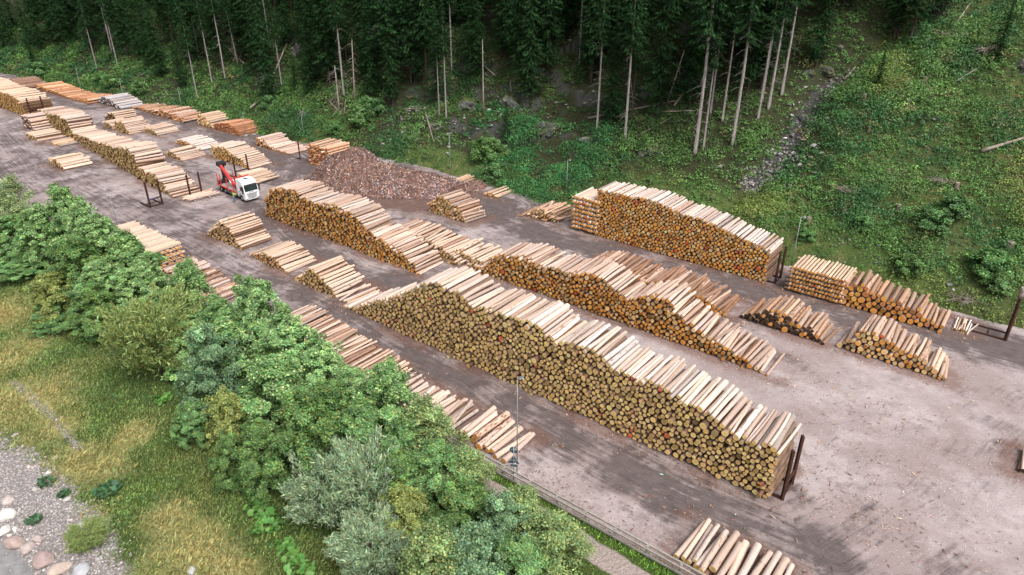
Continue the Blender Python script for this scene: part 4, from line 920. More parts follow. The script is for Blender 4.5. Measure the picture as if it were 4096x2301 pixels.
FRONT = [  # crop, foot pixel, variant, size, label
 (13, (1165, 1330), 0, 1.0, 'tall spruce with straight grey trunk standing alone above the grass slope'),
 (13, (905, 1220), 1, .95, 'slim spruce with dark trunk crossed by a fallen stem'),
 (13, (1820, 1440), 2, 1.15, 'thickest pale spruce trunk at the lower edge of the forest'),
 (13, (1900, 1380), 1, .8, 'thin spruce stem right beside the thickest pale trunk'),
 (13, (2170, 1350), 2, 1.05, 'pale spruce trunk with peeling bark right of the thickest trunk'),
 (13, (1965, 1060), 1, .85, 'slim spruce stem behind the thickest pale trunk'),
 (13, (2075, 1130), 1, .9, 'brownish spruce trunk midway between the two pale thick trunks'),
 (13, (2410, 1110), 1, .8, 'thin whitish spruce stem left of the rocky gully'),
 (13, (2505, 1020), 0, .95, 'pale spruce trunk near the top of the rocky gully'),
 (14, (295, 890), 0, .95, 'brown spruce trunk closest to the rocky gully'),
 (14, (110, 960), 1, .85, 'thin brown spruce stem among the trunks by the gully'),
 (13, (745, 600), 1, .9, 'dim spruce trunk high above the dark cliff'),
 (12, (1835, 1110), 1, .8, 'slim spruce with straight trunk left of the dark cliff'),
 (12, (1770, 1090), 1, .75, 'thin spruce stem with green sprays left of the dark cliff'),
 (12, (880, 900), 0, 1.0, 'tall grey spruce trunk above the bark heap between dead trees'),
 (12, (40, 540), 0, .95, 'spruce with pale bare trunk on the rock shoulder'),
 (12, (190, 460), 1, .9, 'straight pale spruce trunk right of the rock shoulder'),
 (12, (305, 850), 1, .75, 'thin spruce in front of the big rock slab'),
 (11, (1055, 515), 0, 1.0, 'stout spruce with long bare trunk over the far track'),
 (11, (1105, 630), 1, .8, 'white-stemmed thin spruce beside the stout bare trunk'),
 (11, (905, 635), 1, .75, 'thin pale spruce stem above the silver-grey log pile'),
 (11, (2105, 740), 1, 1.0, 'spruce with lichen-pale trunk left of the rock slab'),
 (11, (2370, 545), 0, .95, 'grey spruce trunk rising behind the leaning dead pole'),
 (11, (2520, 455), 1, .85, 'slim grey spruce trunk above the mossy rocks'),
 (11, (1985, 790), 1, .85, 'dark spruce trunk with dead twigs by the slope edge'),
 (11, (1850, 935), 1, .8, 'spruce stem nearest the lamp on the far bank'),
 (12, (1885, 690), 1, .9, 'short-looking grey trunk in front of the dark cliff shade'),
]
taken = []
for c, p, v, sc, lb in FRONT:
    u0, w_, z_ = hit(hill, *cp(c, *p)); cm, tm, h = SPH[v]; taken.append((u0, w_))
    e = empty('spruce_tree', (*XY(u0, w_), z_-.1), lb, 'tree', 'bare-trunked spruces at the forest edge', random.random()*6.28); e.scale = (sc, sc, sc)
    link('trunk', tm, e); link('crown', cm, e)
ZONES = [(44, 'dark spruce deep in the forest above the big right stack', 'forest spruces left of the gully'), (74, 'dark spruce deep in the forest above the cliff', 'forest spruces above the cliff'), (110, 'dark spruce deep in the forest above the bark heap', 'forest spruces above the bark heap'),
         (160, 'dark spruce in the forest above the truck side of the yard', 'forest spruces above the truck'), (400, 'dark spruce in the distant forest at the head of the valley', 'forest spruces at the valley head')]
nsp = 0; r_ = np.random.default_rng(77)
ug = 12.
while ug < 300:
    stp = 4.1 if ug < 120 else 5.6
    wg = 0.
    while wg < (50 if ug < 120 else 42):
        uu = ug+1.8*r_.standard_normal(); dm = 13 if uu > 100 else 15
        if uu < 62: dm = 17
        dd_ = dm+wg+1.8*r_.standard_normal(); w_ = float(toe(uu))+dd_; wg += stp*(1.05 if dd_ < 32 else 1.35)
        g_, _, _ = seg_dist(np.array([uu]), np.array([w_]), GA); ax_u = np.interp(w_, GA[:, 1], GA[:, 0])
        if uu < ax_u+(4.5 if dd_ < 26 else 1.0 if dd_ < 34 else -6.): continue
        if uu > 62 and uu < 104 and dd_ < 24 and r_.random() < .30: continue
        if uu < 104 and dd_ < 20 and r_.random() < .35: continue
        if any((uu-a)**2+(w_-b)**2 < 6 for a, b in taken): continue
        x, y, Z = proj(np.array([*XY(uu, w_), 12.]))
        if x < -420 or x > 4500: continue
        if uu > 210 and dd_ > 30: continue
        z_ = float(hill(np.array([uu]), np.array([w_]))[0])
        if proj(np.array([*XY(uu, w_), z_+5]))[1] < -180: continue
        v = int(r_.choice([7, 8, 3, 5, 6, 5, 3] if uu < 110 else [8, 3, 4, 5, 6, 3, 5], 1)[0]); cm, tm, h = SPH[v]; sc = .75+.4*r_.random()
        zl = [z for z in ZONES if uu < z[0]][0]
        e = empty('spruce_tree', (*XY(uu, w_), z_-.2), zl[1], 'tree', zl[2], r_.random()*6.28); e.scale = (sc, sc, sc*(.9+.25*r_.random())); nsp += 1
        link('trunk', tm, e); link('crown', cm, e)
    ug += stp
print('SPRUCES', nsp)
# young spruces and dead standing trees
for c, p, hh, lb in [(12, (435, 860), 9., 'bright young spruce between rock slab and mossy outcrop'), (12, (560, 900), 12., 'dense dark young spruce behind the mossy outcrop'), (14, (1190, 805), 6., 'small feathery spruce alone on the cleared slope'), (14, (2300, 560), 9., 'dark young spruce by the uprooted stump at the right'),
                     (13, (60, 1330), 8, 'bushy young spruce at the foot of the dark cliff'), (11, (330, 640), 12, 'rounded green spruce at the head of the yard'), (11, (1400, 640), 13, 'dark young spruce beside the far gravel slip'), (11, (1700, 820), 14, 'dense spruce standing over the far lamp')]:
    u0, w_, z_ = hit(hill, *cp(c, *p)); cm, tm, h = SPH[4]
    e = empty('young_spruce', (*XY(u0, w_), z_-.1), lb, 'tree', None, random.random()*6); s = hh/h; e.scale = (s*1.1, s*1.1, s)
    link('trunk', tm, e); link('crown', cm, e)
def dead_tree(c, foot, topp, r, lb, twigs=40, seed=1, tl=1.6):
    u0, w_, z_ = hit(hill, *cp(c, *foot)); P0 = np.array([*XY(u0, w_), z_])
    d = ray(*cp(c, *topp)); t = (P0[:2]@Wd+.3)/(d[:2]@Wd); P1 = np.array([0, 0, H])+d*t
    v = P1-P0; L = float(np.linalg.norm(v)); r_ = np.random.default_rng(seed)
    e = empty('dead_tree', P0, lb, 'dead tree')
    m = MB(); m.tube([v*-.03, v*.35, v*.7, v], [r, r*.85, r*.6, r*.25], 8); dv = v/L
    if twigs >= 21: m.build('trunk', M['trunk_dead'], e); m = MB()
    for i in range(twigs):
        a = v*(.1+.88*r_.random()); q = unit(np.cross(dv, r_.standard_normal(3))[None])[0]; l = tl*(.4+.8*r_.random())
        m.tube([a, a+q*l*.5+np.array([0, 0, -.15*l]), a+q*l+np.array([0, 0, -.55*l])], [.03, .02, .008], 3, False)
    m.build('dead_branches' if twigs >= 21 else 'trunk', M['trunk_dead'], e)
dead_tree(11, (2225, 625), (2112, 100), .2, 'reddish dead tree with two bleached stems above the track', 40, 1)
dead_tree(11, (2200, 590), (2155, 150), .15, 'second slender stem of the bleached pair above the track', 20, 2)
dead_tree(12, (835, 1050), (790, 610), .22, 'broken dead spruce with drooping branches above the bark heap', 50, 3, 3.2)
dead_tree(12, (980, 975), (950, 360), .2, 'grey dead spruce right of the broken one above the heap', 40, 4, 2.2)
dead_tree(12, (2180, 1060), (2170, 370), .16, 'thin dead trunk standing before the dark cliff', 14, 5)
dead_tree(12, (1710, 1310), (1635, 1035), .13, 'short snapped dead stem leaning on the rocks behind the heap', 8, 6)
dead_tree(12, (1240, 470), (1228, 170), .14, 'dead stem high in the rocky shade', 10, 7)
dead_tree(12, (875, 1085), (893, 925), .12, 'short bleached stub beside the broken dead spruce', 4, 8)
dead_tree(13, (105, 885), (95, 740), .07, 'thin bleached twig hanging on the dark cliff', 2, 9)
dead_tree(13, (1250, 1030), (1205, 600), .08, 'thin leaning dead pole right of the lone tall spruce', 4, 10)
dead_tree(13, (1560, 970), (1720, 470), .13, 'leaning dead spruce left of the thickest pale trunk', 14, 11)
def fallen(c, a, b, r, lb, twigs=0, seed=0, lift=.25, mat='trunk_dead'):
    A = hit(hill, *cp(c, *a)); B = hit(hill, *cp(c, *b))
    A = np.array([*XY(A[0], A[1]), A[2]+lift]); B = np.array([*XY(B[0], B[1]), B[2]+lift])
    n = 5; pts = []
    for i in range(n):
        t = i/(n-1); p = A*(1-t)+B*t; uu, ww = p[:2]@U, p[:2]@Wd; pts.append(np.array([p[0], p[1], max(p[2], float(hill(np.array([uu]), np.array([ww]))[0])+.1)]))
    e = empty('fallen_trunk', A, lb, 'fallen trunk'); m = MB(); m.tube([p-A for p in pts], [r*(1-.5*i/(n-1)) for i in range(n)], 8)
    if twigs >= 21 or not twigs: m.build('trunk', M[mat], e); m = MB()
    if twigs:
        r_ = np.random.default_rng(seed); dv = unit((B-A)[None])[0]
        for i in range(twigs):
            q0 = pts[int(r_.integers(1, n))]*1.; t = r_.random(); k = int(r_.integers(0, n-1)); q0 = pts[k]*(1-t)+pts[k+1]*t-A
            q = unit(np.cross(dv, r_.standard_normal(3))[None])[0]; q[2] = abs(q[2])*.6; l = .5+1.3*r_.random()
            m.tube([q0, q0+q*l*.6, q0+q*l+np.array([0, 0, -.2])], [.025, .018, .007], 3, False)
        m.build('dead_branches' if twigs >= 21 else 'trunk', M['trunk_dead'], e)
fallen(14, (2150, 1447), (2556, 1320), .26, 'pale fallen trunk sticking out of bushes at the right picture edge', 10, 1, .5)
fallen(13, (820, 1145), (1640, 980), .2, 'long fallen trunk lying across the slim and the lone spruce', 16, 2, .7)
fallen(13, (1620, 1030), (1850, 720), .2, 'slanting fallen trunk propped beside the thickest pale trunk', 20, 3, .7)
fallen(13, (1520, 1075), (1790, 1060), .16, 'bleached log end lying left of the thickest pale trunk', 10, 4, .5)
fallen(13, (1560, 725), (1200, 485), .12, 'thin fallen stem slanting down right of the lone spruce top', 14, 5, .8)
fallen(13, (1280, 1295), (1600, 1120), .12, 'thin mossy fallen stem over the grassy ledge', 4, 6, .4)
fallen(12, (850, 300), (1120, 5), .15, 'fallen trunk slanting up the dark rock face', 6, 7, .5)
fallen(12, (225, 720), (380, 355), .2, 'bleached trunk propped against the mossy rock shoulder', 12, 8, .6)
fallen(12, (2290, 735), (2070, 530), .2, 'dead trunk slanting across the dark cliff', 20, 9, .5)
fallen(12, (0, 1035), (120, 930), .3, 'weathered trunk lying in bushes below the rock slab', 3, 10, .5)
fallen(12, (740, 960), (860, 1085), .12, 'thin fallen stem pointing at the bleached stub', 3, 11, .4)
fallen(12, (1430, 1045), (1650, 1045), .1, 'level thin stem over the stony bank behind the heap', 2, 12, .6)
fallen(11, (2285, 625), (2110, 460), .13, 'white leaning pole crossing the bleached dead pair', 2, 13, .8)
fallen(11, (1270, 740), (1405, 670), .12, 'small fallen stem on the far gravel slip', 2, 14, .4)
fallen(14, (870, 770), (980, 650), .13, 'broken bleached stem at the gully edge', 5, 15, .4)
fallen(14, (1880, 300), (2045, 60), .12, 'fallen stem high on the cleared slope', 4, 16, .4)
fallen(14, (1900, 795), (2110, 670), .1, 'bleached root arm trailing from the uprooted stump', 4, 17, .4)
fallen(14, (1500, 195), (1620, 155), .12, 'short fallen stem at the top edge right of the forest', 3, 18, .4)
# stumps
for k, (c, p, s, lb) in enumerate([(4, (1175, 180), 1., 'grey stump high on the cleared slope'), (4, (600, 535), 1.3, 'tall split stump above the end of the big right stack'), (4, (855, 455), 1., 'dark stump right of the tall split stump'), (4, (1250, 440), 1.1, 'pale-topped stump in the middle of the cleared slope'), (4, (2050, 730), 1.6, 'bleached broad stump at the right picture edge'), (4, (1670, 280), 1., 'reddish stump in the bushes'),
                                   (14, (1055, 940), 1.2, 'large grey stump beside the gully'), (14, (1250, 1000), 1., 'brown stump below the small feathery spruce'), (14, (1465, 985), .8, 'splintered small stump on the cleared slope'), (14, (1620, 770), 1., 'reddish stump above the middle of the slope'), (14, (1650, 590), .9, 'low brown stump with a side root'), (14, (1645, 420), 1.1, 'reddish-brown stump high on the slope'), (14, (1105, 1230), .8, 'small dark stump below the large grey one')]):
    u0, w_, z_ = hit(hill, *cp(c, *p)); m = MB(); r = .30*s; r_ = np.random.default_rng(k)
    m.tube([(0, 0, -.4), (.02, 0, .1), (.03, .02, .55*s+.2)], [r*1.5, r*1.05, r*.9], 10)
    for j in range(4):
        th = r_.random()*6.28; m.tube([(0, 0, .15), (math.cos(th)*r*1.4, math.sin(th)*r*1.4, -.05), (math.cos(th)*r*2.2, math.sin(th)*r*2.2, -.4)], [r*.4, r*.28, r*.1], 6)
    e = empty('stump', (*XY(u0, w_), z_+.05), lb, 'stump'); m.build('stump_wood', M['stump'], e)
    m = MB(); m.tube([(.03, .02, .55*s+.195), (.03, .02, .55*s+.215)], [r*.86, r*.84], 10); m.build('cut_top', M['trunk_dead'], e)
# uprooted stump
u0, w_, z_ = hit(hill, *cp(14, 2190, 520)); m = MB(); r_ = np.random.default_rng(5)
for j in range(26):
    q = unit(r_.standard_normal((1, 3)))[0]; q[2] = abs(q[2])*.6+.1; l = .8+1.6*r_.random(); m.tube([(0, 0, .6), tuple(q*l*.5+np.array([0, 0, .6])), tuple(q*l+np.array([0, 0, .3+.4*r_.standard_normal()]))], [.16, .08, .02], 5)
m.tube([(0, 0, -.3), (.3, 0, .8), (1.2, .2, 1.0)], [.5, .45, .3], 9)
e = empty('uprooted_stump', (*XY(u0, w_), z_), 'uprooted stump with tangled bare roots on the right slope', 'stump'); m.build('roots', M['trunk_dead'], e)
# ------------------------------------------------------------------ rocks
def rock_mesh(seed, sub=4, rough=.45):
    bm = bmesh.new(); bmesh.ops.create_icosphere(bm, subdivisions=sub, radius=1); r_ = np.random.default_rng(seed)
    pl_ = unit(r_.standard_normal((16, 3))); off = .62+.3*r_.random(16)
    co = np.array([v.co[:] for v in bm.verts])
    for n_, d_ in zip(pl_, off):
        s = co@n_; m = s > d_; co[m] -= np.outer(s[m]-d_, n_)*.92
    nn_ = fbm(co[:, 0]*3+co[:, 2]*2+seed, co[:, 1]*3-co[:, 2]*1.5, seed, 4)-.5
    rg = np.abs(fbm(co[:, 0]*2.2+seed, co[:, 2]*2.6+co[:, 1], seed+3, 3)-.5)*2
    co *= (1+rough*nn_-(.5*rg if sub > 3 else 0))[:, None]
    for v, c in zip(bm.verts, co): v.co = c
    me = bpy.data.meshes.new('rock'); bm.to_mesh(me); bm.free(); return me
for k, (c, p, sx, sy, sz, lb) in enumerate([
  (12, (90, 760), 7, 4, 5.0, 'big slanting rock slab above the pinkish log row'), (12, (250, 830), 4, 3, 4.0, 'grey broken rock beside the big slab'), (12, (430, 480), 4, 3, 4.5, 'mossy rock shoulder under the propped bleached trunk'), (12, (480, 1110), 4.5, 3, 4.2, 'mossy outcrop behind the lamp left of the heap'),
  (12, (1150, 400), 10, 5, 8, 'dark rock face high above the bark heap'), (12, (1420, 420), 7, 5, 8, 'dark rock face with pale foot in forest shade'), (12, (1700, 1180), 4, 3, 2.2, 'stony ledge behind the bark heap'), (12, (2000, 1000), 8, 5, 5.5, 'dark mossy cliff behind the lamp right of the heap'), (12, (2420, 1010), 7, 4, 5., 'wet dark rock at the middle of the cliff'),
  (13, (330, 720), 9, 5, 6, 'mossy cliff step above the brambles'), (13, (420, 1200), 6, 4, 4.5, 'dark overhanging rock left of the slim spruce'), (13, (830, 1340), 4.5, 3.5, 3.2, 'pale-edged rock under the slim spruce'), (13, (1420, 1390), 6, 4, 2.6, 'mossy ledge beside the lone tall spruce'), (13, (1760, 780), 6, 4, 5.5, 'rock wall behind the thickest pale trunk'), (13, (1400, 880), 7, 4, 4.5, 'black rock hollow right of the lone spruce'),
  (14, (810, 450), 2.6, 1.6, 1.3, 'white rock at the head of the gully'), (14, (680, 650), 3.5, 2., 2.0, 'pale rock in the middle of the gully'), (14, (520, 1160), 4.5, 2.5, 3.2, 'dark wet rock step low in the gully'), (14, (2540, 640), 3.5, 2.5, 3, 'yellow-mossed rock at the right picture edge'), (14, (1790, 90), 4, 3, 3.2, 'mossy rock at the top of the cleared slope'), (14, (540, 690), 2.4, 1.6, 1.5, 'small pale rock left of the gully'),
  (4, (215, 45), 1.8, 1.2, .9, 'flat pale rock above the big right stack'), (4, (1010, 670), 1.1, .8, .8, 'white boulder low on the cleared slope'), (4, (840, 640), 1.2, .7, .6, 'pale flat boulder in the grass'), (2, (1330, 215), 2.6, 1.6, 1.3, 'pale stones above the grassy mound')]):
    u0, w_, z_ = hit(hill, *cp(c, *p)); me = rock_mesh(900+k, 5 if sx > 3 else 4); me.materials.append(M['rock'])
    o = link('rock_outcrop' if sx > 3 else 'boulder', me, None, (*XY(u0, w_+sy*.25), z_-sz*.15)); o.scale = (sx*.62, sy*.62, sz*.62); o.rotation_euler = (0.1*math.sin(k*3), .12*math.cos(k*5), math.atan2(U[1], U[0])+.4*math.sin(k*7))
    tag(o, lb, 'rock')
# loose stones: in the gully, on the slope, on the gravel bank (uncountable)
def stones(name, pos, size, cols, seed, mat, label, cat):
    r_ = np.random.default_rng(seed); t = (1+5**.5)/2
    bm = bmesh.new(); bmesh.ops.create_icosphere(bm, subdivisions=1, radius=1); iv = np.array([v.co[:] for v in bm.verts]); fi = np.array([[v.index for v in f.verts] for f in bm.faces]); bm.free()
    n = len(pos); k = len(iv)
    sc = size[:, None]*(np.array([[1, .8, .55]])*(.7+.6*r_.random((n, 3)))); th = r_.random(n)*6.28
    v = iv[None]*sc[:, None, :]*(1+.22*r_.standard_normal((n, k, 1)))
    x = v[..., 0]*np.cos(th)[:, None]-v[..., 1]*np.sin(th)[:, None]; y = v[..., 0]*np.sin(th)[:, None]+v[..., 1]*np.cos(th)[:, None]
    V = np.stack([x, y, v[..., 2]], 2)+pos[:, None, :]
    Fs = (fi[None]+np.arange(n)[:, None, None]*k).reshape(-1, 3)
    col = np.repeat(np.concatenate([cols, np.ones((n, 1))], 1), k, 0)
    o = link(name, npmesh(name, V.reshape(-1, 3), [Fs], mat, col=col)); tag(o, label, cat, None, 'stuff')
r_ = np.random.default_rng(50)
def to3(u, w, z): return np.stack([u*U[0]+w*Wd[0], u*U[1]+w*Wd[1], z], 1)
gs = []
seg = np.linspace(0, 1, 420)**1.7
seg = seg*.75; gu = np.interp(seg*26+101, GA[:, 1], GA[:, 0])+(1.9-1.1*seg)*r_.standard_normal(420); gw = seg*26+101.5
gs.append(np.stack([gu, gw, .10+.34*r_.random(420)**3], 1))
for (c, p, n, s, z) in [(4, (480, 60), 60, 1.8, .35), (4, (930, 650), 26, 2.0, .2), (4, (720, 270), 16, 3., .25), (2, (1330, 210), 120, 3., .25), (11, (1260, 760), 60, 2.5, .3), (11, (2130, 920), 90, 4., .25), (12, (1560, 1170), 160, 3.4, .35), (12, (480, 1000), 60, 3, .3), (4, (1720, 1060), 20, 1.5, .3), (12, (2050, 1150), 80, 5, .3), (13, (700, 760), 60, 6, .35), (11, (1500, 950), 70, 2.5, .25), (14, (640, 1050), 20, 3, .3), (14, (1700, 1380), 8, 5, .3)]:
    q = hit(hill, *cp(c, *p)); gs.append(np.stack([q[0]+s*r_.standard_normal(n), q[1]+s*.8*r_.standard_normal(n), z*(.4+r_.random(n)**2)], 1))
gs = np.concatenate(gs)
stones('scree', to3(gs[:, 0], gs[:, 1], hill(gs[:, 0], gs[:, 1])+gs[:, 2]*.25), gs[:, 2], vary((.25, .24, .23), len(gs), r_, .3, .03), 51, M['boulder'], 'pale loose stones in the gully and scattered on the slope', 'stones')
n = 30000; bu = r_.uniform(28, 75, n); bw = r_.uniform(-6, 22, n); m = (gmask(bu, bw) > r_.random(n)*.9)
trd, _, _ = seg_dist(bu, bw, trk); m |= (trd < .7) & (r_.random(n) < .2)
x, y, Z = proj(to3(bu, bw, bank(bu, bw))); m &= (x > -250) & (y < 2500)
bu, bw = bu[m], bw[m]; sz = .035+.085*r_.random(len(bu))**3.0
big = r_.random(len(bu)) < .012; sz[big] = .18+.2*r_.random(big.sum())
bz = bank(bu, bw); print('PEBBLES', len(bu))
stones('pebbles', to3(bu, bw, bz+sz*.2), sz, vary((.42, .38, .365), len(bu), r_, .28, .05), 52, M['boulder'], 'grey and pinkish pebbles of the river bank', 'pebbles')
for k, (p, s, col, lb) in enumerate([((38, 1368), (1.0, .75, .6), (.40, .31, .28), 'large pinkish-grey boulder at the water line'), ((70, 1382), (.7, .5, .45), (.45, .38, .35), 'smaller boulder leaning on the large pinkish one'), ((110, 1415), (1.0, .8, .6), (.38, .29, .27), 'brownish-pink boulder in the row along the water'), ((150, 1435), (.95, .7, .5), (.44, .36, .31), 'low tan boulder next in the water-line row'),
       ((205, 1442), (.9, .7, .55), (.42, .43, .45), 'bluish-grey boulder at the bottom edge'), ((15, 1300), (.8, .65, .5), (.60, .57, .54), 'white boulder at the left picture edge'), ((12, 1335), (.7, .5, .3), (.66, .64, .61), 'flat whitish boulder just above the water'), ((95, 1355), (.5, .35, .3), (.42, .35, .33), 'small pink-grey boulder behind the water-line row'), ((20, 1262), (.6, .5, .4), (.50, .44, .41), 'rounded pale boulder above the white one'), ((482, 1438), (.45, .35, .3), (.45, .45, .45), 'grey boulder at the meadow edge near the bottom')]):
    u0, w_, z_ = hit(bank, *cp(10, *p)); me = rock_mesh(700+k, 3, .18); me.materials.append(M['boulder'])
    a = me.color_attributes.new('col', 'FLOAT_COLOR', 'POINT'); a.data.foreach_set('color', np.tile(np.array([*col, 1], np.float32), len(me.vertices)))
    for f in me.polygons: f.use_smooth = True
    o = link('boulder', me, None, (*XY(u0, w_), max(z_, -3.2)+s[2]*.25)); o.scale = s; o.rotation_euler = (0, 0, k*1.3); tag(o, lb, 'boulder')
# ------------------------------------------------------------------ ground cover
def blades(name, u, w, zf, hgt, wid, cols, seed, label):
    r_ = np.random.default_rng(seed); n = len(u); P = to3(u, w, zf(u, w)-.03)
    th = r_.random(n)*6.28; ln = .25+.6*r_.random(n)
    d = np.stack([np.cos(th)*ln*hgt, np.sin(th)*ln*hgt, hgt], 1); s = np.stack([-np.sin(th), np.cos(th), np.zeros(n)], 1)*wid[:, None]
    V = np.stack([P-s, P+s, P+d*.55+s*.7+np.array([0, 0, .05]), P+d*np.array([1.15, 1.15, .8])], 1).reshape(-1, 3)
    o = link(name, npmesh(name, V, [np.arange(4*n).reshape(n, 4)], M['leaf'], col=np.repeat(np.concatenate([cols, np.ones((n, 1))], 1), 4, 0))); tag(o, label, 'grass', None, 'stuff')
r_ = np.random.default_rng(60)
n = 330000; bu = r_.uniform(8, 105, n); bw = r_.uniform(0, WF+.3, n)
gm = gmask(bu, bw); dp, _, _ = seg_dist(bu, bw, PA); dt, _, _ = seg_dist(bu, bw, trk)
keep = (r_.random(n) > gm*1.03) & (dp > .9+.5*r_.random(n)) & ((dt > .8) | (r_.random(n) < .3)) & ((bw < WF-.15) | (r_.random(n) < .6))
x, y, Z = proj(to3(bu, bw, bank(bu, bw))); keep &= (x > -300) & (x < 4400) & (y < 2520)
keep &= ~((bw > 19*S) & (bw < 26*S) & (r_.random(n) < .6))
bu, bw = bu[keep], bw[keep]; gd_ = goldm(bu, bw); n = len(bu); print('GRASS', n)
cg = vary((.13, .205, .06), n, r_, .32, .12)*np.exp(1.1*(fbm(bu/1.6, bw/1.6, 68)-.5))[:, None]; co_ = vary((.52, .455, .21), n, r_, .22, .08, (.42, .29, .13), .15)
mix = np.clip((gd_+.35*(fbm(bu/5, bw/5, 64)-.5)+.18*r_.standard_normal(n))*.85-.2, 0, 1)[:, None]
fr = np.clip((fbm(bu/4, bw/4, 67)-.42)*4, 0, 1)[:, None]*.6
cg = cg*(1-fr)+vary((.25, .27, .09), n, r_, .2, .1)*fr
lush = ((bw > 27*S-.3) & (bu < 60))[:, None]; cg = np.where(lush, vary((.16, .32, .05), n, r_, .25, .1), cg)
blades('meadow_grass', bu, bw, bank, (.10+.26*r_.random(n))*(1+1.3*mix[:, 0])*(.55+.9*fbm(bu/1.2, bw/1.2, 69))*np.where(lush[:, 0], .8, 1), .022+.03*r_.random(n), cg*(1-mix)+co_*mix, 61, 'green and straw-coloured meadow grass along the river bank')
# broad-leaved butterbur plants under the trees
def butterbur(seed, n=26, rad=1.0, col=(.12, .27, .06)):
    r_ = np.random.default_rng(seed); V = []; Fs = []; cs = []
    for i in range(n):
        th = r_.random()*6.28; q = rad*math.sqrt(r_.random()); s = .16+.18*r_.random(); z = .25+.35*r_.random()*(1-.4*q/rad); nx, ny = .35*r_.standard_normal(2)
        b = len(V); k = 8
        V.append((q*math.cos(th), q*math.sin(th), z-.04)); c = vary(col, 1, r_, .2, .08)[0]; cs.append(c)
        for j in range(k):
            a = j/k*6.28; rr = s*(1 if j else .45); dx, dy = rr*math.cos(a), rr*math.sin(a); V.append((q*math.cos(th)+dx, q*math.sin(th)+dy, z+nx*dx+ny*dy)); cs.append(c*.95)
        for j in range(k): Fs.append((b, b+1+j, b+1+(j+1) % k))
        b = len(V); x0, y0 = q*math.cos(th), q*math.sin(th); V += [(x0-.015, y0, z-.05), (x0+.015, y0, z-.05), (x0*.6, y0*.6, -.05)]; cs += [c*.7]*3; Fs.append((b, b+1, b+2))
    return npmesh('butterbur_plant', np.array(V), [np.array(Fs)], M['leaf'], col=np.concatenate([np.array(cs), np.ones((len(cs), 1))], 1))
BBM = [butterbur(i, 30+4*i, .9+.15*i) for i in range(3)]+[butterbur(9, 60, 1.2, (.05, .12, .05))]
for k, (p, v, s, lb) in enumerate([((655, 1290), 1, 1.1, 'butterbur patch with big round leaves at the bushes’ foot'), ((675, 1325), 2, 1.0, 'large-leaved butterbur below the first round patch'), ((640, 1255), 0, .8, 'small butterbur above the round-leaved patch'), ((735, 1405), 1, .9, 'bright butterbur at the bottom beside the silvery willow'), ((715, 1375), 0, .7, 'small butterbur left of the silvery willow'), ((610, 1150), 0, .8, 'dull butterbur beneath the dark low shrub'), ((530, 1055), 1, .8, 'butterbur below the olive willow'), ((410, 1010), 0, .9, 'butterbur at the shaded meadow edge'),
                                  ((270, 1240), 3, .85, 'dark-leaved bushy plant on the gravel next to golden grass'), ((118, 1218), 3, .6, 'grey-green plant among the pebbles'), ((162, 1245), 3, .45, 'small low green plant between two gravel plants'), ((85, 1312), 3, .5, 'green plant near the river boulders'), ((760, 1440), 2, .9, 'butterbur cut by the bottom edge')]):
    u0, w_, z_ = hit(bank, *cp(10, *p)); o = link('butterbur_plant', BBM[v], None, (*XY(u0, w_), z_)); o.scale = (s, s, s*1.1); o.rotation_euler = (0, 0, k*2.1); tag(o, lb, 'plant')
# hillside bushes and herbs (one uncounted mass)
r_ = np.random.default_rng(70)
def hill_cover(N0, seed):
    r_ = np.random.default_rng(seed)
    u = r_.uniform(-45, 300, N0); d = r_.uniform(-.6, 62, N0); w = toe(u)+d
    P = to3(u, w, hill(u, w)); x, y, Z = proj(P)
    k = (x > -330) & (x < 4430) & (y > -220) & (y < 1500)
    return u[k], d[k], w[k], Z[k]
u, d, w, Z = hill_cover(125000, 71)
gd, _, _ = seg_dist(u, w, GA); axu = np.interp(w, GA[:, 1], GA[:, 0])
rm = rockm(u, w); cleared = u < axu
grassy = np.maximum(np.exp(-((u-30)/30)**2)*sstep(9, 3, d+3*(fbm(u/5, w/5, 72)-.5)), np.exp(-((u-88)/12)**2)*sstep(8, 4, d))
p = np.where(cleared, 1.0, .5)*(1-.75*np.exp(-(gd/1.7)**2)*(d > 8))*(1-.85*grassy)*(1-.15*rm)*(.35+1.1*sstep(.3, .6, fbm(u/7, w/7, 73)))*np.interp(Z, [60, 110, 250], [1., .8, .35])
k = r_.random(len(u)) < p; u, d, w, Z = u[k], d[k], w[k], Z[k]; n = len(u); cleared = cleared[k]
lowb = np.exp(-(d/9)**2)
cl = fbm(u/6, w/6, 74)
size = (.25+.65*r_.random(n)**2.+1.1*(cl > .55)*r_.random(n)**1.5)*np.where(cleared, 1.15, 1.15)*np.interp(Z, [60, 120, 250], [1., 1.1, 1.7])
size = np.where((u > 40) & (d < 14) & (u < 80), size*1.5, size)
m = (np.clip(38*size**1.4, 22, 110)).astype(int); tot = int(m.sum()); print('HILL SHRUBS', n, 'leaves', tot)
ii = np.repeat(np.arange(n), m); q = unit(r_.standard_normal((tot, 3)))*(r_.random((tot, 1))**.45); q[:, 2] = np.abs(q[:, 2])*.85
c = to3(u, w, hill(u, w)-.08)[ii]+q*size[ii][:, None]
nrm = unit(np.array([[-Wd[0]*.3, -Wd[1]*.3, .75]])+q*.6+.45*r_.standard_normal((tot, 3)))
ls = np.interp(Z[ii], [60, 120, 250], [.10, .135, .26])*(.6+.8*r_.random(tot))
a, b = leaf_axes(nrm, r_, ls, ls*.6)
hue = fbm(u/9+5, w/9, 75); base = np.array([[.09, .185, .046]])*np.ones((n, 1))
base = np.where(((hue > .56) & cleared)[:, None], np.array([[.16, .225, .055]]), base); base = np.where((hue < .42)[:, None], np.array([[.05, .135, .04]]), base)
base = np.where((r_.random(n) < .05)[:, None], np.array([[.20, .17, .075]]), base)
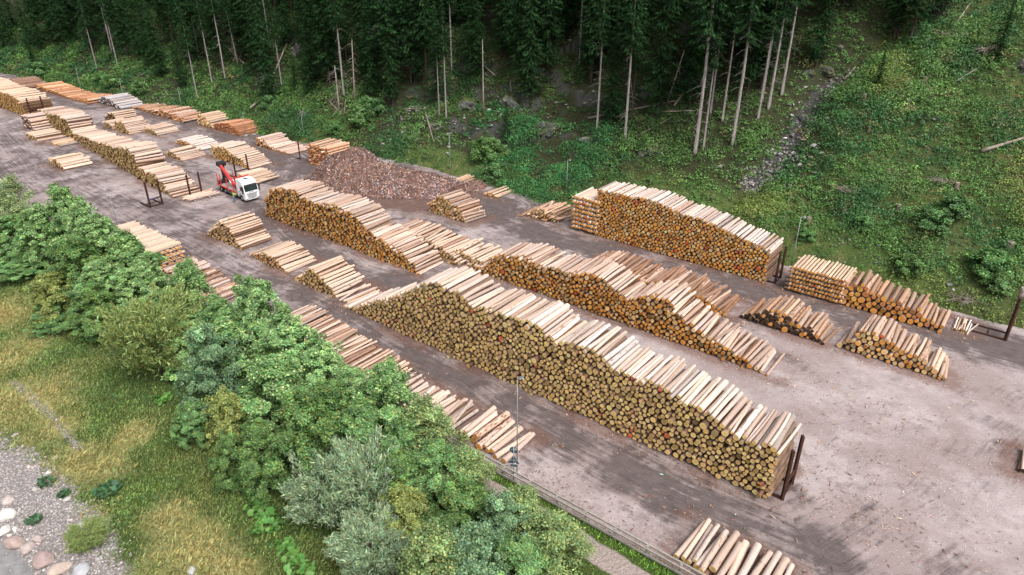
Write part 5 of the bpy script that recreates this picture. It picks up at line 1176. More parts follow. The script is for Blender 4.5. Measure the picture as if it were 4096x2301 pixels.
base = np.where(((u > 58) & (u < 92) & (d < 15) & (r_.random(n) < .7))[:, None], np.array([[.055, .20, .06]]), base)
base = base*np.exp(.34*r_.standard_normal((n, 1)))*np.where((u > 45) & ~cleared, np.where(d < 15, .85, .6), 1.)[:, None]  # undergrowth inside the forest is tinted darker, shade put into the leaf colour
col = base[ii]*np.exp(.18*r_.standard_normal((tot, 1)))
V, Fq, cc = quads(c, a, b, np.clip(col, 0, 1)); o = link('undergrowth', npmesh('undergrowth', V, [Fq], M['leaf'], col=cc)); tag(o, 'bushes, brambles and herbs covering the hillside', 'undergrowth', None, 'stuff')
u, d, w, Z = hill_cover(220000, 76)
grassy = np.maximum(np.exp(-((u-30)/30)**2)*sstep(12, 3, d), np.exp(-((u-88)/13)**2)*sstep(9, 4, d)); grassy = np.maximum(grassy, .35*(u < 38)); grassy = np.maximum(grassy, .55*(d < 3)); grassy = np.maximum(grassy, .5*np.exp(-((u-130)/14)**2)*(d < 13))
gd, _, _ = seg_dist(u, w, GA); k = (r_.random(len(u)) < grassy*(.4+fbm(u/4, w/4, 77))*(1-.9*np.exp(-(gd/1.8)**2)*(d > 3))) & (d > -.3); u, d, w, Z = u[k], d[k], w[k], Z[k]; n = len(u); print('HILL GRASS', n)
f = np.clip((fbm(u/5, w/5, 78)-.4)*4, 0, 1)[:, None]
blades('hill_grass', u, w, hill, .25+.3*r_.random(n), .03+.03*r_.random(n), vary((.09, .16, .04), n, r_, .25, .1)*(1-f)+vary((.19, .21, .08), n, r_, .2, .1)*f, 79, 'long grass at the foot of the hillside')
# single shrubs standing out on the slope
BUSH = [crown_broad(81+i, 2.2, 1.5, 90, 90, .085, .06, [(.085, .20, .06), (.11, .21, .065), (.085, .19, .065)][i], (.17, .27, .09), .15, .9, .4, .0)[0] for i in range(3)]
BUSHM = [npmesh('bush', q[0], [q[1]], M['leaf'], col=q[2]) for q in BUSH]
for k, (c, p, s, lb) in enumerate([(4, (590, 640), 1., 'grey-green bush at the end of the big right stack'), (4, (1320, 880), 1.5, 'bush above the middle of the brown right stack'), (4, (1500, 560), 1.8, 'broad bush in the middle of the cleared slope'), (4, (1900, 880), 2., 'large dark bush above the steel rack at the right'), (4, (1980, 1010), 1.4, 'low bush just left of the rack stakes'), (4, (1650, 450), 1.6, 'leafy bush below the reddish stump'), (4, (1000, 560), 1.2, 'bush above the white boulders'),
                                  (2, (1900, 420), 2.6, 'tall bramble bush above the little log pile'), (2, (1960, 560), 2.0, 'bramble bush beside the little log pile'), (2, (800, 240), 1.8, 'bush behind the high red-ended pile'), (2, (980, 160), 2.6, 'broad leafy bush in the hollow above the heap'), (2, (1100, 90), 2.2, 'leafy bush higher in the hollow above the heap'), (12, (1100, 1050), 2.4, 'bright bush right of the grey dead spruce'), (11, (1100, 800), 2.2, 'round bush over the silver-grey pile'), (11, (380, 700), 2.8, 'round bush at the head of the far track'), (11, (960, 780), 2., 'low bush left of the far gravel slip'), (11, (1330, 860), 2.2, 'bush right of the far gravel slip'), (12, (200, 1000), 2., 'bush below the big rock slab')]):
    u0, w_, z_ = hit(hill, *cp(c, *p)); o = link('bush', BUSHM[k % 3], None, (*XY(u0, w_), z_-.1)); o.scale = (s*.95, s*.9, s*.62); o.rotation_euler = (0, 0, k*1.7); tag(o, lb, 'bush', 'bushes on the hillside')
for k, (c, p, s, lb) in enumerate([(4, (1720, 1085), 1.5, 'pale tangle of cut branches behind the steel rack'), (4, (900, 300), 1.2, 'heap of bleached branches high on the cleared slope'), (14, (1880, 330), 1.1, 'grey brush heap near the top of the cleared slope'), (4, (1580, 240), .9, 'thin dead branches below the pale fallen trunk'), (12, (2250, 700), 1.3, 'grey dead brush hanging on the dark cliff')]):
    u0, w_, z_ = hit(hill, *cp(c, *p)); r_ = np.random.default_rng(840+k); m = MB()
    for j in range(46):
        a = r_.standard_normal(3)*np.array([s*.8, s*.6, .12])+np.array([0, 0, .25]); d_ = unit(r_.standard_normal((1, 3)))[0]*np.array([1, 1, .35])*(.5+1.1*r_.random())*s*.8
        m.tube([a-d_, a+np.array([0, 0, .12]), a+d_], [.03, .025, .01], 3, False)
    q = m.build('brush_pile', M['trunk_dead'], None, (*XY(u0, w_), z_+.1)); tag(q, lb, 'brush pile')
# ------------------------------------------------------------------ bark heap
HB = np.array([guw(*cp(10, *p)) for p in [(752, 458), (790, 482), (840, 494), (930, 500), (1020, 502), (1108, 500), (1150, 484)]])
hu0, hu1 = HB[-1, 0]-2.5, HB[0, 0]+1.
def heap(u, w):
    fw = np.interp(u, HB[::-1, 0], HB[::-1, 1]); t = (w-fw); t = t+.8*(fbm(u/3, w/3, 83)-.5)
    wid = np.interp(u, [hu0, hu0+6, hu1-8, hu1], [7, 13, 17, 8])
    top = np.interp(u, [hu0, hu0+3, hu0+9, hu0+15, hu1-9, hu1-4, hu1], [-.1, 1.3, 3.1, 4.2, 6.4, 4.4, -.1])
    s = np.clip(t/wid, 0, 1); prof = np.where(s < .42, sstep(-.06, .48, s), 1-sstep(.5, 1.05, s))
    z = top*prof*(1+.35*(fbm(u/4, w/4, 84)-.5))+.55*(fbm(u/1.3, w/1.3, 85)-.5)*sstep(0, .12, s)
    z = z+1.2*np.exp(-((u-hu0-9)/5)**2)*np.exp(-((t-2.6)/1.5)**2)
    return np.where((t < 0) | (s >= 1), -.3, z)
Vh, Fh, uh, wh = grid(np.arange(hu0-1, hu1+1.5, .3), np.arange(HB[:, 1].min()-1.5, HB[:, 1].max()+15, .3), heap)
ok = (Vh[:, 2] > -.25)[Fh].any(1); Fh = Fh[ok]
r_ = np.random.default_rng(86); n = 26000
cu = r_.uniform(hu0, hu1+1, n); cw = r_.uniform(HB[:, 1].min()-1, HB[:, 1].max()+14, n); hz = heap(cu, cw); k = hz > -.2; cu, cw, hz = cu[k], cw[k], hz[k]; n = len(cu)
e_ = .25; gx = (heap(cu+e_, cw)-heap(cu-e_, cw))/(2*e_); gw_ = (heap(cu, cw+e_)-heap(cu, cw-e_))/(2*e_); gx = np.clip(gx, -1.2, 1.2); gw_ = np.clip(gw_, -1.2, 1.2)
nrm = np.stack([-(gx*U[0]+gw_*Wd[0]), -(gx*U[1]+gw_*Wd[1]), np.ones(n)], 1); nrm = unit(unit(nrm)+.38*r_.standard_normal((n, 3)))
t = unit(np.cross(nrm, r_.standard_normal((n, 3)))); s = np.cross(nrm, t); la = .10+.34*r_.random(n)**1.8; lb_ = .035+.07*r_.random(n)
tonal = fbm(cu/5, cw/5, 87)
cb_ = vary((.20, .12, .10), n, r_, .4, .12, (.42, .30, .25), .28); cb_ = np.where((r_.random(n) < np.clip((tonal-.5)*2.2, 0, .55))[:, None], vary((.36, .29, .30), n, r_, .3, .05), cb_); cb_ = np.where((r_.random(n) < .12)[:, None], cb_*.35, cb_); cb_ = np.where((r_.random(n) < .03)[:, None], np.array([[.6, .5, .4]]), cb_)
V2, F2, C2 = quads(to3(cu, cw, hz+.04), t*la[:, None], s*lb_[:, None], np.clip(cb_, 0, 1))
C1 = np.concatenate([vary((.14, .08, .065), len(Vh), r_, .35, .1), np.ones((len(Vh), 1))], 1)
o = link('bark_heap', npmesh('bark_heap', np.concatenate([Vh, V2]), [Fh, F2+len(Vh)], M['attr'], col=np.concatenate([C1, C2]))); tag(o, 'big mound of reddish-brown bark chips in the middle of the yard', 'bark heap')
# loose bark strips and chips trodden over the yard
r_ = np.random.default_rng(88); cu = []; cw = []
for p in PILES:
    a, b, nn2, L = p['a'], p['b'], p['n'], p['L']; Ls = np.hypot(*(b-a)); e2 = (b-a)/Ls; m = int(min(900, 60+28*Ls))
    s1 = r_.uniform(-2.5, Ls+2.5, m); t1 = np.where(r_.random(m) < .6, -np.abs(r_.standard_normal(m))*1.0-.05, L+np.abs(r_.standard_normal(m))*1.0)
    q = a+e2*s1[:, None]+nn2*t1[:, None]; cu.append(q@U); cw.append(q@Wd)
m = 2600; cu.append(r_.uniform(-10, 200, m)); cw.append(r_.uniform(WF, 88, m))
for (c, p, s_, m) in [(5, (1250, 480), 3.0, 420), (5, (1200, 1100), 2.0, 220), (5, (1050, 700), 2.5, 120), (6, (1250, 1090), 3., 350), (6, (1000, 960), 2., 160), (5, (300, 1170), 2.5, 100), (7, (1250, 640), 3., 300), (2, (1150, 1150), 3., 350), (2, (350, 890), 3., 250), (5, (1150, 870), 5., 260), (5, (1650, 1200), 7., 240)]:
    g = guw(*cp(c, *p)); cu.append(g[0]+s_*1.5*r_.standard_normal(m)); cw.append(g[1]+s_*.8*r_.standard_normal(m))
cu = np.concatenate(cu); cw = np.concatenate(cw); k = (cw > WF-.1) & (cw < 89); cu, cw = cu[k], cw[k]; n = len(cu)
nrm = unit(np.array([[0, 0, 1.]])+.22*r_.standard_normal((n, 3))); t = unit(np.cross(nrm, r_.standard_normal((n, 3)))); s = np.cross(nrm, t)
la = .05+.16*r_.random(n)**3+.3*(r_.random(n) < .03)*r_.random(n); lb_ = .02+.035*r_.random(n)
V2, F2, C2 = quads(to3(cu, cw, np.full(n, .075)), t*la[:, None], s*lb_[:, None], vary((.22, .115, .08), n, r_, .35, .15, (.50, .36, .24), .25))
print('CHIPS', n); o = link('bark_litter', npmesh('bark_litter', V2, [F2], M['attr'], col=C2)); tag(o, 'scattered bark strips and wood chips on the yard', 'bark litter', None, 'stuff')
# grass tufts creeping in along the hill side of the yard belong to hill_grass
# ------------------------------------------------------------------ steel racks
def rack(u, w1, w2, h, rail=3.0, lb='', u2=None, sgn=1, bar2=.3, cap=True):
    """two stakes at (u,w1) and (u2,w2), crossbars between them and two floor rails running along the row"""
    u2 = u if u2 is None else u2
    a = Vector((*XY(u, w1), 0)); b = Vector((*XY(u2, w2), 0)); e = empty('log_rack', a, lb, 'log rack'); d = b-a; along = Vector((*(np.array(U)*sgn), 0))
    for o_ in (Vector(), d):
        q = MB(); q.bar(o_+Vector((0, 0, -.05)), o_+Vector((0, 0, h)), .3, .2); q.build('stake', M['rust'], e)
        q = MB(); q.bar(o_+along*.12+Vector((0, 0, .08)), o_+along*rail+Vector((0, 0, .08)), .2, .18); q.build('floor_rail', M['rust'], e)
    q = MB(); q.bar(d*.05+Vector((0, 0, .12)), d*.95+Vector((0, 0, .12)), .13, .13); q.build('crossbar', M['rust'], e)
    q = MB(); q.bar(d*.05+Vector((0, 0, h*bar2)), d*.95+Vector((0, 0, h*bar2)), .16, .2); q.build('crossbar', M['rust'], e)
    return e, a, d, along, h
rack(7.3*S, 37.75*S, 39.6*S, 4.05*S, 2.5, 'rusty stakes holding the near end of the long front stack')
rack(18.8*S, 68.6*S, 69.7*S+.6, 3.7*S, 2.5, 'dark steel stakes at the near end of the big right stack')
e, a, d, al, h = rack(-1.7*S, 70.1*S, 71.6*S, 3.8*S, 3.4, 'rusty rack with long floor frame at the right picture edge')
q = MB(); q.bar(al*1.7+Vector((0, 0, .09)), al*1.7+d+Vector((0, 0, .09)), .1, .1); q.build('crossbar', M['rust'], e)
m = MB(); m.tube([(0, 0, -.3), (.1, .05, .2), (0, .1, .7), (-.15, 0, 1.1)], [.2, .38, .32, .15], 9); q = m.build('root_chunk', M['trunk_dead'], None, Vector(a)+d+Vector((0, 0, h+.15))); tag(q, 'knobbly root wood stuck on the right rack stake', 'root wood')
e, a, d, al, h = rack(93*S, 39.1*S, 40.8*S, 3.5*S, 3.3, 'empty rusty rack with blue bar standing free on the turning place')
q = MB(); q.bar(d*.06+Vector((0, -.02, h*.3+.02)), d*.5+Vector((0, -.02, h*.3+.02)), .14, .13); q.build('blue_bar', M['blue'], e)
q = MB(); q.bar(al*1.7+Vector((0, 0, .09)), al*1.7+d+Vector((0, 0, .09)), .1, .1); q.build('crossbar', M['rust'], e)
rack(92.3*S, 44.5*S, 46.2*S, 3.3*S, 2.0, 'rusty stakes at the near end of the long far stack')
rack(95.2*S, 53.4*S, 55.6*S, 3.2*S, 2.0, 'tall rusty stakes by the stepped pile behind the truck')
rack(164*S, 50.5*S, 53.*S, 3.4*S, 2.0, 'dark stakes against the high stack at the left picture edge')
m = MB(); m.bar((0, 0, -.1), (0, 0, 3.2*S), .2, .2); m.bar((0, 0, .1), (*(np.array(U)*1.0), .1), .14, .14); q = m.build('steel_post', M['rust'], None, (*XY(95.6*S, 65.3*S), 0)); tag(q, 'single rusty post beside the high red-ended pile', 'post')
for k, (c, p) in enumerate([(1, (1580, 1240)), (1, (1700, 1210))]):
    g = guw(*cp(c, *p)); m = MB(); m.tube([(0, 0, 0), tuple(-np.array([*U, 0])*2.2)], [.12, .11], 10); q = m.build('bearer_log', M['trunk_dead'], None, (*XY(g[0]+.6, g[1]), .11)); tag(q, ['short bearer log poking out under the flat row near its left end', 'short bearer log poking out under the flat row near the truck'][k], 'bearer log')
# ------------------------------------------------------------------ lamp posts, railing, sign
for k, (u0, w_, h, lb) in enumerate([(22.27, 28.76, 8.1, 'tall grey lamp post by the railing and road sign'), (50.8, 76.5, 5.6, 'lamp post on the grass behind the big right stack'), (69.7, 73.4, 6.9, 'lamp post against the dark cliff right of the bark heap'), (104.5, 72.8, 4.6, 'lamp post in front of the mossy outcrop left of the heap'), (115.6, 68.3, 4.04, 'faint lamp post before the red-brown bundle'),
                                     (177.6, 66.1, 5.6, 'leaning-looking lamp post far up the track by the orange pile'), (140.2, 69.8, 5.4, 'lamp post above the messy brown row'), (160.3, 67.6, 5.2, 'lamp post beside the silver-grey pile'), (18.1, 70.9, 7.0, 'lamp post behind the stakes of the big right stack'), (88.0, 32.6, 4.4, 'lamp post on the turning place behind the maples'), (62.8, 33.0, 4.4, 'small lamp post rising behind a maple at the lane')]):
    h *= S; e = empty('lamp_post', (*XY(u0*S, w_*S), 0), lb, 'lamp post', 'lamp posts round the yard')
    m = MB(); m.tube([(0, 0, -.2), (0, 0, h*.5), (0, 0, h)], [.05, .043, .034], 8); m.tube([(0, 0, h*.52), (0, 0, h*.53)], [.11, .11], 8); m.build('pole', M['galv'], e)
    m = MB(); m.box((0, 0, .12), (.55, .55, .36), bev=.03); m.build('concrete_foot', M['concrete'], e)
    m = MB(); m.bar((0, 0, h-.05), (.35, -.2, h+.08), .05, .05); m.box((.32, -.2, h+.08), (.34, .2, .1), Matrix.Rotation(-.3, 4, 'Y'), .02); l_ = m.build('lamp_head', M['galv'], e)
    m = MB(); m.box((.34, -.2, h+.0), (.3, .2, .03)); m.build('lens', M['lamp'], l_)
e = empty('wooden_railing', (*XY(20*S, WF), 0), 'weathered grey railing with double top rail along the footpath', 'railing')
o0 = np.array(XY(20*S, WF))
fz = lambda u: float(bank(np.array([u]), np.array([WF]))[0])*0
posts = list(np.arange(-1.*S, 62*S, 2.62))
for k, uu in enumerate(posts):
    p = np.array([*(XY(uu, WF)-o0), 0]); m = MB(); m.bar(p+np.array([0, 0, -.3]), p+np.array([0, 0, 1.15]), .17, .17); m.build('post', M['rail'], e)
    if k+1 < len(posts):
        q = np.array([*(XY(posts[k+1], WF)-o0), 0]); q = q-(q-p)*.002; wv = np.array([*Wd, 0])
        for off, z, ht, wd in ((-.15, .98, .13, .11), (.16, 1.1, .13, .13), (-.14, .4, .16, .09)):
            m = MB(); j = np.array([0, 0, .012*random.uniform(-1, 1)]); m.bar(p+wv*off+np.array([0, 0, z])+j, q+wv*off+np.array([0, 0, z])-j, wd, ht); m.build('rail', M['rail'], e)
e = empty('road_sign', (*XY(22.2*S, WF+.35), 0), 'dark sign post seen from behind with round and triangular plates', 'road sign')
m = MB(); m.tube([(0, 0, -.2), (0, 0, 3.45)], .035, 8); m.build('pole', M['galv'], e)
fc = Matrix.Rotation(math.atan2(Wd[1], Wd[0])-math.pi/2+R(28), 4, 'Z')
def plate(poly, z, nm, mat, y=0.06, t=.012):
    m = MB(); m.prism([(x, zz+z) for x, zz in poly], y-t, y+t); bmesh.ops.transform(m.bm, matrix=fc, verts=m.bm.verts); return m.build(nm, mat, e)
plate([(.34*math.cos(a), .34*math.sin(a)) for a in np.linspace(0, 6.283, 25)[:-1]], 3.05, 'round_plate', M['signback'])
plate([(-.48, -.38), (.48, -.38), (0, .5)], 2.05, 'triangular_plate', M['signback'])
plate([(-.28, -.11), (.28, -.11), (.28, .11), (-.28, .11)], 1.45, 'lower_plate', M['signback'])
plate([(-.28, -.05), (.28, -.05), (.28, .05), (-.28, .05)], 2.02, 'clamp_strip', M['galv'], .03, .01); plate([(-.2, -.04), (.2, -.04), (.2, .04), (-.2, .04)], 3.1, 'clamp_strip', M['galv'], .03, .01)
plate([(.06, -.05), (.2, -.05), (.2, .05), (.06, .05)], 1.72, 'sticker', M['lamp'], .04, .006); plate([(.1, -.03), (.24, -.03), (.24, .04), (.1, .04)], 3.2, 'sticker', M['lamp'], .04, .006)
# ------------------------------------------------------------------ log truck
tc = XY((85.2+90.2)/2*S+.35, 49.3*S)
hd = np.array([-4.27, .05]); hv = XY(*hd); th = math.atan2(hv[1], hv[0])-R(5)
T = empty('log_truck', (tc[0], tc[1], .0), 'white-cabbed log truck with red flatbed, stakes and folded crane', 'truck', None, th)
m = MB(); m.prism([(2.2, .95), (2.45, .62), (2.62, 1.08), (3.0, 1.22), (3.45, 1.2), (3.8, 1.0), (3.9, .5), (4.72, .42), (4.8, .55), (4.8, 1.2), (4.76, 1.85), (4.55, 2.75), (4.38, 3.2), (4.05, 3.5), (3.6, 3.66), (2.2, 3.66)], -1.25, 1.25, .07); cab = m.build('cab', M['white'], T)
m = MB(); m.prism([(4.775, 1.93), (4.805, 1.93), (4.60, 2.80), (4.57, 2.80)], -1.13, 1.13, .008); m.build('windscreen', M['glass'], cab)
m = MB(); m.prism([(4.50, 2.95), (4.78, 2.78), (4.80, 2.82), (4.50, 3.03)], -1.12, 1.12); m.build('sun_visor', M['black'], cab)
for sy in (-1, 1):
    m = MB(); m.prism([(3.45, 1.95), (4.58, 1.85), (4.42, 2.72), (3.55, 2.72)], sy*1.262-.008, sy*1.262+.008); m.build('side_window', M['glass'], cab)
    m = MB(); m.prism([(3.38, 1.25), (3.42, 1.25), (3.42, 2.8), (3.38, 2.8)], sy*1.258-.004, sy*1.258+.004); m.build('door_seam', M['black'], cab)
    m = MB(); m.prism([(2.75, 1.45), (3.1, 1.6), (3.1, 1.72), (2.75, 1.6)], sy*1.26-.006, sy*1.26+.006); m.build('side_vent', M['black'], cab)
    m = MB(); m.box((4.62, sy*1.5, 2.35), (.16, .24, .75), None, .04); m.bar((4.5, sy*1.22, 2.78), (4.62, sy*1.48, 2.7), .05, .05); m.box((4.62, sy*1.5, 1.8), (.16, .24, .22), None, .03); m.build('mirror', M['black'], cab)
    m = MB(); m.box((4.80, sy*.98, .95), (.06, .42, .16), Matrix.Rotation(sy*.12, 4, 'Z'), .015); m.build('headlight', M['lamp'], cab)
    m = MB(); m.box((4.70, sy*1.0, .62), (.22, .44, .1), None, .02); m.build('bumper_step', M['black'], cab)
for k in range(5):
    z = 1.5-.19*k; hw = .95-.06*k
    for sy in (-1, 1):
        m = MB(); m.bar((4.815-.0*k, 0, z-.05), (4.8, sy*hw, z+.05), .03, .085); m.build('grille_slat', M['black'], cab)
m = MB(); m.box((3.3, 0, 3.67), (.55, .75, .05), None, .015); m.build('roof_hatch', M['black'], cab)
m = MB()
for k in range(5): m.box((4.28, -.6+.3*k, 3.36), (.09, .14, .09), None, .015)
m.build('roof_lights', M['chrome'], cab)
m = MB(); m.box((4.805, 0, .62), (.02, .52, .11)); m.build('number_plate', M['lamp'], cab)
m = MB()   # maker's letters on the front
def L_(y, segs):
    for (a, b) in segs: m.bar((4.80, y-a[0], 1.68+a[1]), (4.80, y-b[0], 1.68+b[1]), .02, .028)
hh, ww = .13, .11
L_(.36, [((0, 0), (0, hh))]); L_(.26, [((0, hh), (ww/2, 0)), ((ww/2, 0), (ww, hh))]); L_(.08, [((0, 0), (0, hh)), ((0, 0), (ww, 0)), ((0, hh/2), (ww, hh/2)), ((0, hh), (ww, hh))]); L_(-.10, [((0, 0), (0, hh)), ((0, 0), (ww, 0)), ((0, hh), (ww, hh))]); L_(-.28, [((0, 0), (0, hh)), ((ww, 0), (ww, hh)), ((0, 0), (ww, 0)), ((0, hh), (ww, hh))])
m.build('front_lettering', M['black'], cab)
m = MB(); m.bar((-4.6, -.42, .85), (2.4, -.42, .85), .12, .26); m.bar((-4.6, .42, .85), (2.4, .42, .85), .12, .26); m.box((4.3, 0, .6), (.3, 2.2, .3)); m.build('chassis', M['black'], T)
m = MB(); m.box((-1.35, 0, 1.16), (6.7, 2.3, .08)); m.build('deck', M['deck'], T)
m = MB()
for sy in (-1, 1): m.box((-1.35, sy*1.22, 1.15), (6.9, .14, .2), None, .02)
for x in (-4.75, 2.05): m.box((x, 0, 1.15), (.12, 2.3, .19), None, .02)
m.build('bed_frame', M['red'], T)
m = MB(); m.box((2.02, 0, 2.5), (.1, 2.2, 2.3), None, .02); m.build('headboard', M['red'], T)
m = MB(); [m.bar((2.06, s*1.18, 1.2), (2.06, s*1.18, 3.75), .14, .14) for s in (-1, 1)]; m.bar((2.06, -1.25, 3.78), (2.06, 1.25, 3.78), .16, .14); m.build('headboard_frame', M['red'], T)
for x, sy in ((-4.5, -1), (-3.5, -1), (-1.2, -1), (.9, -1), (.9, 1), (-1.2, 1), (-3.5, 1)):
    m = MB(); m.bar((x, sy*1.2, 1.1), (x, sy*1.2, 3.1), .12, .12); m.build('stake', M['red'], T)
for x in (3.35, -2.3, -3.7):
    for sy in (-1, 1):
        m = MB(); pr = [(.3, -.16), (.46, -.17), (.52, -.1), (.52, .1), (.46, .17), (.3, .16)]
        n = 24; rg = [[m.bm.verts.new((x+r_2*math.cos(6.2832*j/n), sy*1.07+o2, .52+r_2*math.sin(6.2832*j/n))) for j in range(n)] for r_2, o2 in pr]
        for a_, b_ in zip(rg, rg[1:]+rg[:1]):
            for j in range(n): m.bm.faces.new((a_[j], a_[(j+1) % n], b_[(j+1) % n], b_[j]))
        bmesh.ops.recalc_face_normals(m.bm, faces=m.bm.faces); wh_ = m.build('wheel', M['tyre'], T)
        m = MB(); m.tube([(x, sy*1.10, .52), (x, sy*1.16, .52)], [.31, .30], 20); m.tube([(x, sy*1.15, .52), (x, sy*1.24, .52)], [.13, .10], 12); m.build('rim', M['rim'], wh_)
    if x < 0:
        m = MB()
        for sy in (-1, 1): m.tube([(x+.62*math.cos(a), sy*1.07, .55+.62*math.sin(a)) for a in np.linspace(.35, 2.8, 8)], .04, 5)
        m.build('mudguard', M['black'], T)
m = MB(); m.box((.7, -1.02, .72), (1.5, .4, .5), None, .05); m.box((.7, 1.02, .72), (1.5, .4, .5), None, .05); m.build('fuel_tank', M['chrome'], T)
m = MB(); m.box((-.9, -1.2, .62), (1.6, .05, .12)); m.box((-.9, -1.2, .85), (1.6, .05, .1)); m.build('side_guard', M['chrome'], T)
CRN = bpy.data.objects.new('crane', None); C.objects.link(CRN); CRN.parent = T
m = MB(); m.box((-4.75, .1, 1.45), (.9, 2.3, .5), None, .05); m.box((-4.65, .2, 1.9), (.6, .7, .5), None, .05); m.build('crane_base', M['black'], CRN)
m = MB(); m.bar((-4.6, .25, 1.9), (-4.9, .25, 4.1), .42, .5); m.bar((-4.95, .05, 2.1), (-5.15, .0, 4.1), .12, .12); m.build('crane_mast', M['black'], CRN)
m = MB(); m.box((-4.9, .1, 4.5), (1.0, 1.4, .7), Matrix.Rotation(.15, 4, 'Y'), .12); m.build('crane_seat_box', M['black'], CRN)
m = MB(); m.bar((-4.7, -.25, 4.35), (-.6, -.2, 1.7), .4, .5); m.bar((-2.8, -.2, 3.15), (-.2, -.15, 1.5), .28, .3); m.build('crane_boom', M['red'], CRN)
m = MB(); m.tube([(-2.6, -.45, 2.95), (-.9, -.45, 1.85)], .07, 8); m.tube([(-2.6, .1, 3.05), (-.9, .1, 1.95)], .06, 8); m.build('crane_cylinder', M['chrome'], CRN)
m = MB(); m.tube([(-.3, -.2, 1.75), (-.1, -.2, 1.45), (.3, -.15, 1.3)], [.16, .28, .12], 8); m.tube([(-.1, -.4, 1.45), (.35, -.5, 1.25)], [.14, .06], 6); m.build('crane_grab', M['black'], CRN)
# ------------------------------------------------------------------ person beside the cab
def skin(name, V, E, Rr, mat, parent, sub=1):
    me = bpy.data.meshes.new(name); me.from_pydata(V, E, []); me.materials.append(mat); o = link(name, me, parent)
    md = o.modifiers.new('skin', 'SKIN'); md.use_smooth_shade = True; sv = me.skin_vertices[0].data
    for i, r in enumerate(Rr): sv[i].radius = (r, r) if np.isscalar(r) else r
    sv[0].use_root = True
    s = o.modifiers.new('sub', 'SUBSURF'); s.levels = sub; s.render_levels = sub; return o
def chain(V, E, Rr, start, pts, rs):
    p = start
    for q, r in zip(pts, rs): V.append(q); Rr.append(r); E.append((p, len(V)-1)); p = len(V)-1
    return p
pp = XY(85.9*S, 47.25*S)
PE = empty('person', (pp[0], pp[1], 0), 'person in green jacket and blue trousers reaching to the cab of the truck', 'person', None, th+R(80))
V, E, Rr = [(0, 0, .98)], [], [(.15, .11)]
t1 = chain(V, E, Rr, 0, [(.01, 0, 1.15), (.03, 0, 1.35), (.05, 0, 1.50), (.06, 0, 1.58), (.08, 0, 1.68), (.085, 0, 1.78)], [(.13, .1), (.16, .11), (.12, .09), .055, (.08, .09), (.075, .085)])
for sy in (-1, 1):
    a = chain(V, E, Rr, 2, [(.05, sy*.19, 1.48), (.24, sy*.24, 1.33), (.46, sy*.16, 1.42), (.53, sy*.15, 1.44)], [.058, .048, .036, (.024, .04)])
    for k in range(4):
        y0 = sy*(.15+(k-1.5)*.022); chain(V, E, Rr, a, [(.57, y0, 1.445), (.605, y0, 1.445-.004*k), (.63-.006*abs(k-1.5), y0, 1.43)], [.0095, .009, .0075])
    chain(V, E, Rr, a, [(.55, sy*.105, 1.43), (.58, sy*.09, 1.425)], [.011, .009])
    chain(V, E, Rr, 0, [(0, sy*.1, .9), (.02, sy*.12, .5), (-.02, sy*.13, .1), (.06, sy*.14, .05), (.16, sy*.15, .04)], [(.09, .1), .062, .042, .045, .035])
skin('body', V, E, Rr, M['skin'], PE, 2)
V, E, Rr = [(.0, 0, .95)], [], [(.18, .14)]
chain(V, E, Rr, 0, [(.01, 0, 1.15), (.03, 0, 1.35), (.05, 0, 1.52)], [(.165, .13), (.19, .14), (.10, .08)])
for sy in (-1, 1): chain(V, E, Rr, 2, [(.05, sy*.19, 1.48), (.24, sy*.24, 1.33), (.42, sy*.17, 1.40)], [.08, .068, .055])
skin('jacket', V, E, Rr, M['hiviz'], PE, 2)
V, E, Rr = [(0, 0, .97)], [], [(.165, .13)]
for sy in (-1, 1): chain(V, E, Rr, 0, [(0, sy*.1, .86), (.02, sy*.12, .5), (-.02, sy*.13, .13)], [.108, .085, .07])
skin('trousers', V, E, Rr, M['jeans'], PE, 2)
for sy in (-1, 1): skin('boot', [(-.06, sy*.13, .06), (.06, sy*.14, .06), (.19, sy*.15, .045)], [(0, 1), (1, 2)], [(.055, .06), (.055, .055), (.045, .04)], M['boot'], PE, 2)
skin('hair', [(.045, 0, 1.72), (.06, 0, 1.80), (.10, 0, 1.83)], [(0, 1), (1, 2)], [(.075, .08), (.085, .09), (.05, .06)], M['hair'], PE, 2)
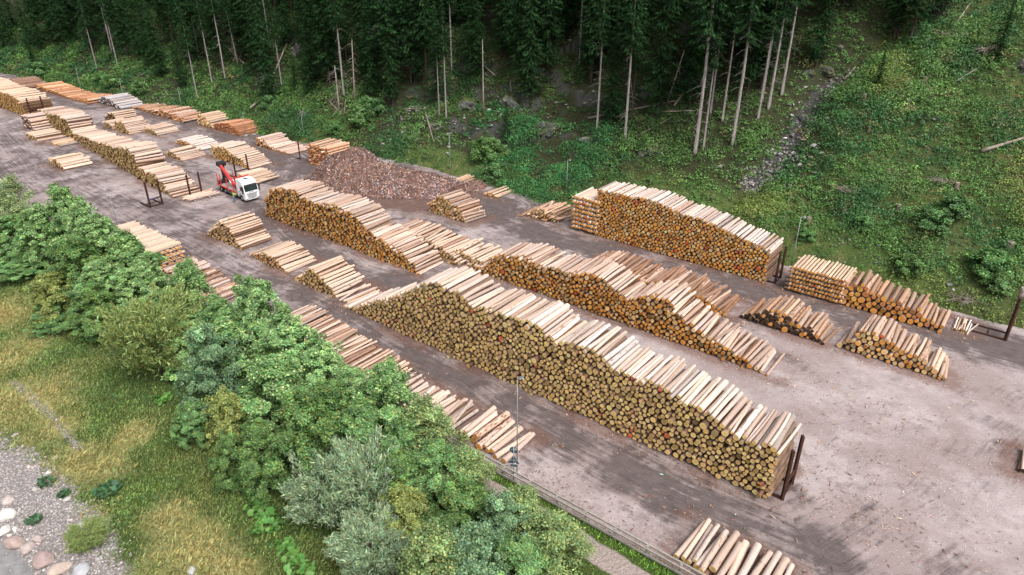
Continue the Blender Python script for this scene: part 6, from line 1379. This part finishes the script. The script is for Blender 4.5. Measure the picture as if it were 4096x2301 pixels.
m = MB(); m.tube([(.16, 0, 1.70), (.185, 0, 1.685)], [.018, .012], 6); m.build('nose', M['skin'], PE)
m = MB(); [m.tube([(.148, y, 1.725), (.158, y, 1.725)], [.012, .01], 6) for y in (-.032, .032)]; m.build('eyes', M['black'], PE)
# ------------------------------------------------------------------ camera, light, world
cam = bpy.data.cameras.new('camera'); co = bpy.data.objects.new('camera', cam); C.objects.link(co)
co.location = (0, 0, H); co.rotation_euler = (math.pi/2-PITCH, 0, 0); cam.sensor_width = 36; cam.lens = 36*F/PW; cam.clip_end = 3000; cam.clip_start = .5
bpy.context.scene.camera = co
EL, AZ = R(54), R(145)     # azimuth clockwise from +Y
sd_ = Vector((math.sin(AZ)*math.cos(EL), math.cos(AZ)*math.cos(EL), math.sin(EL)))
sun = bpy.data.lights.new('sun', 'SUN'); sun.energy = 1.35; sun.angle = R(30); sun.color = (1, .97, .95)
so = bpy.data.objects.new('sun', sun); C.objects.link(so); so.rotation_euler = (-sd_).to_track_quat('-Z', 'Y').to_euler()
wd = bpy.data.worlds.new('World'); bpy.context.scene.world = wd; wd.use_nodes = True; t = wd.node_tree; t.nodes.clear(); g = N(t)
sky = g.n('ShaderNodeTexSky', sky_type='NISHITA'); sky.sun_disc = False; sky.sun_elevation = EL; sky.sun_rotation = AZ; sky.dust_density = 6; sky.air_density = .8; sky.ozone_density = .5
hs = g.n('ShaderNodeHueSaturation'); hs.inputs['Saturation'].default_value = .35; g.l(sky.outputs[0], hs.inputs['Color'])
bg = g.n('ShaderNodeBackground'); bg.inputs[1].default_value = .14; g.l(hs.outputs[0], bg.inputs[0]); ow = g.n('ShaderNodeOutputWorld'); g.l(bg.outputs[0], ow.inputs[0])
sc = bpy.context.scene; sc.view_settings.view_transform = 'Standard'; sc.view_settings.look = 'None'; sc.view_settings.exposure = .66; sc.view_settings.gamma = 1.
sc.cycles.max_bounces = 6; sc.cycles.diffuse_bounces = 3; sc.cycles.transmission_bounces = 3; sc.cycles.glossy_bounces = 2
sc.cycles.use_denoising = True
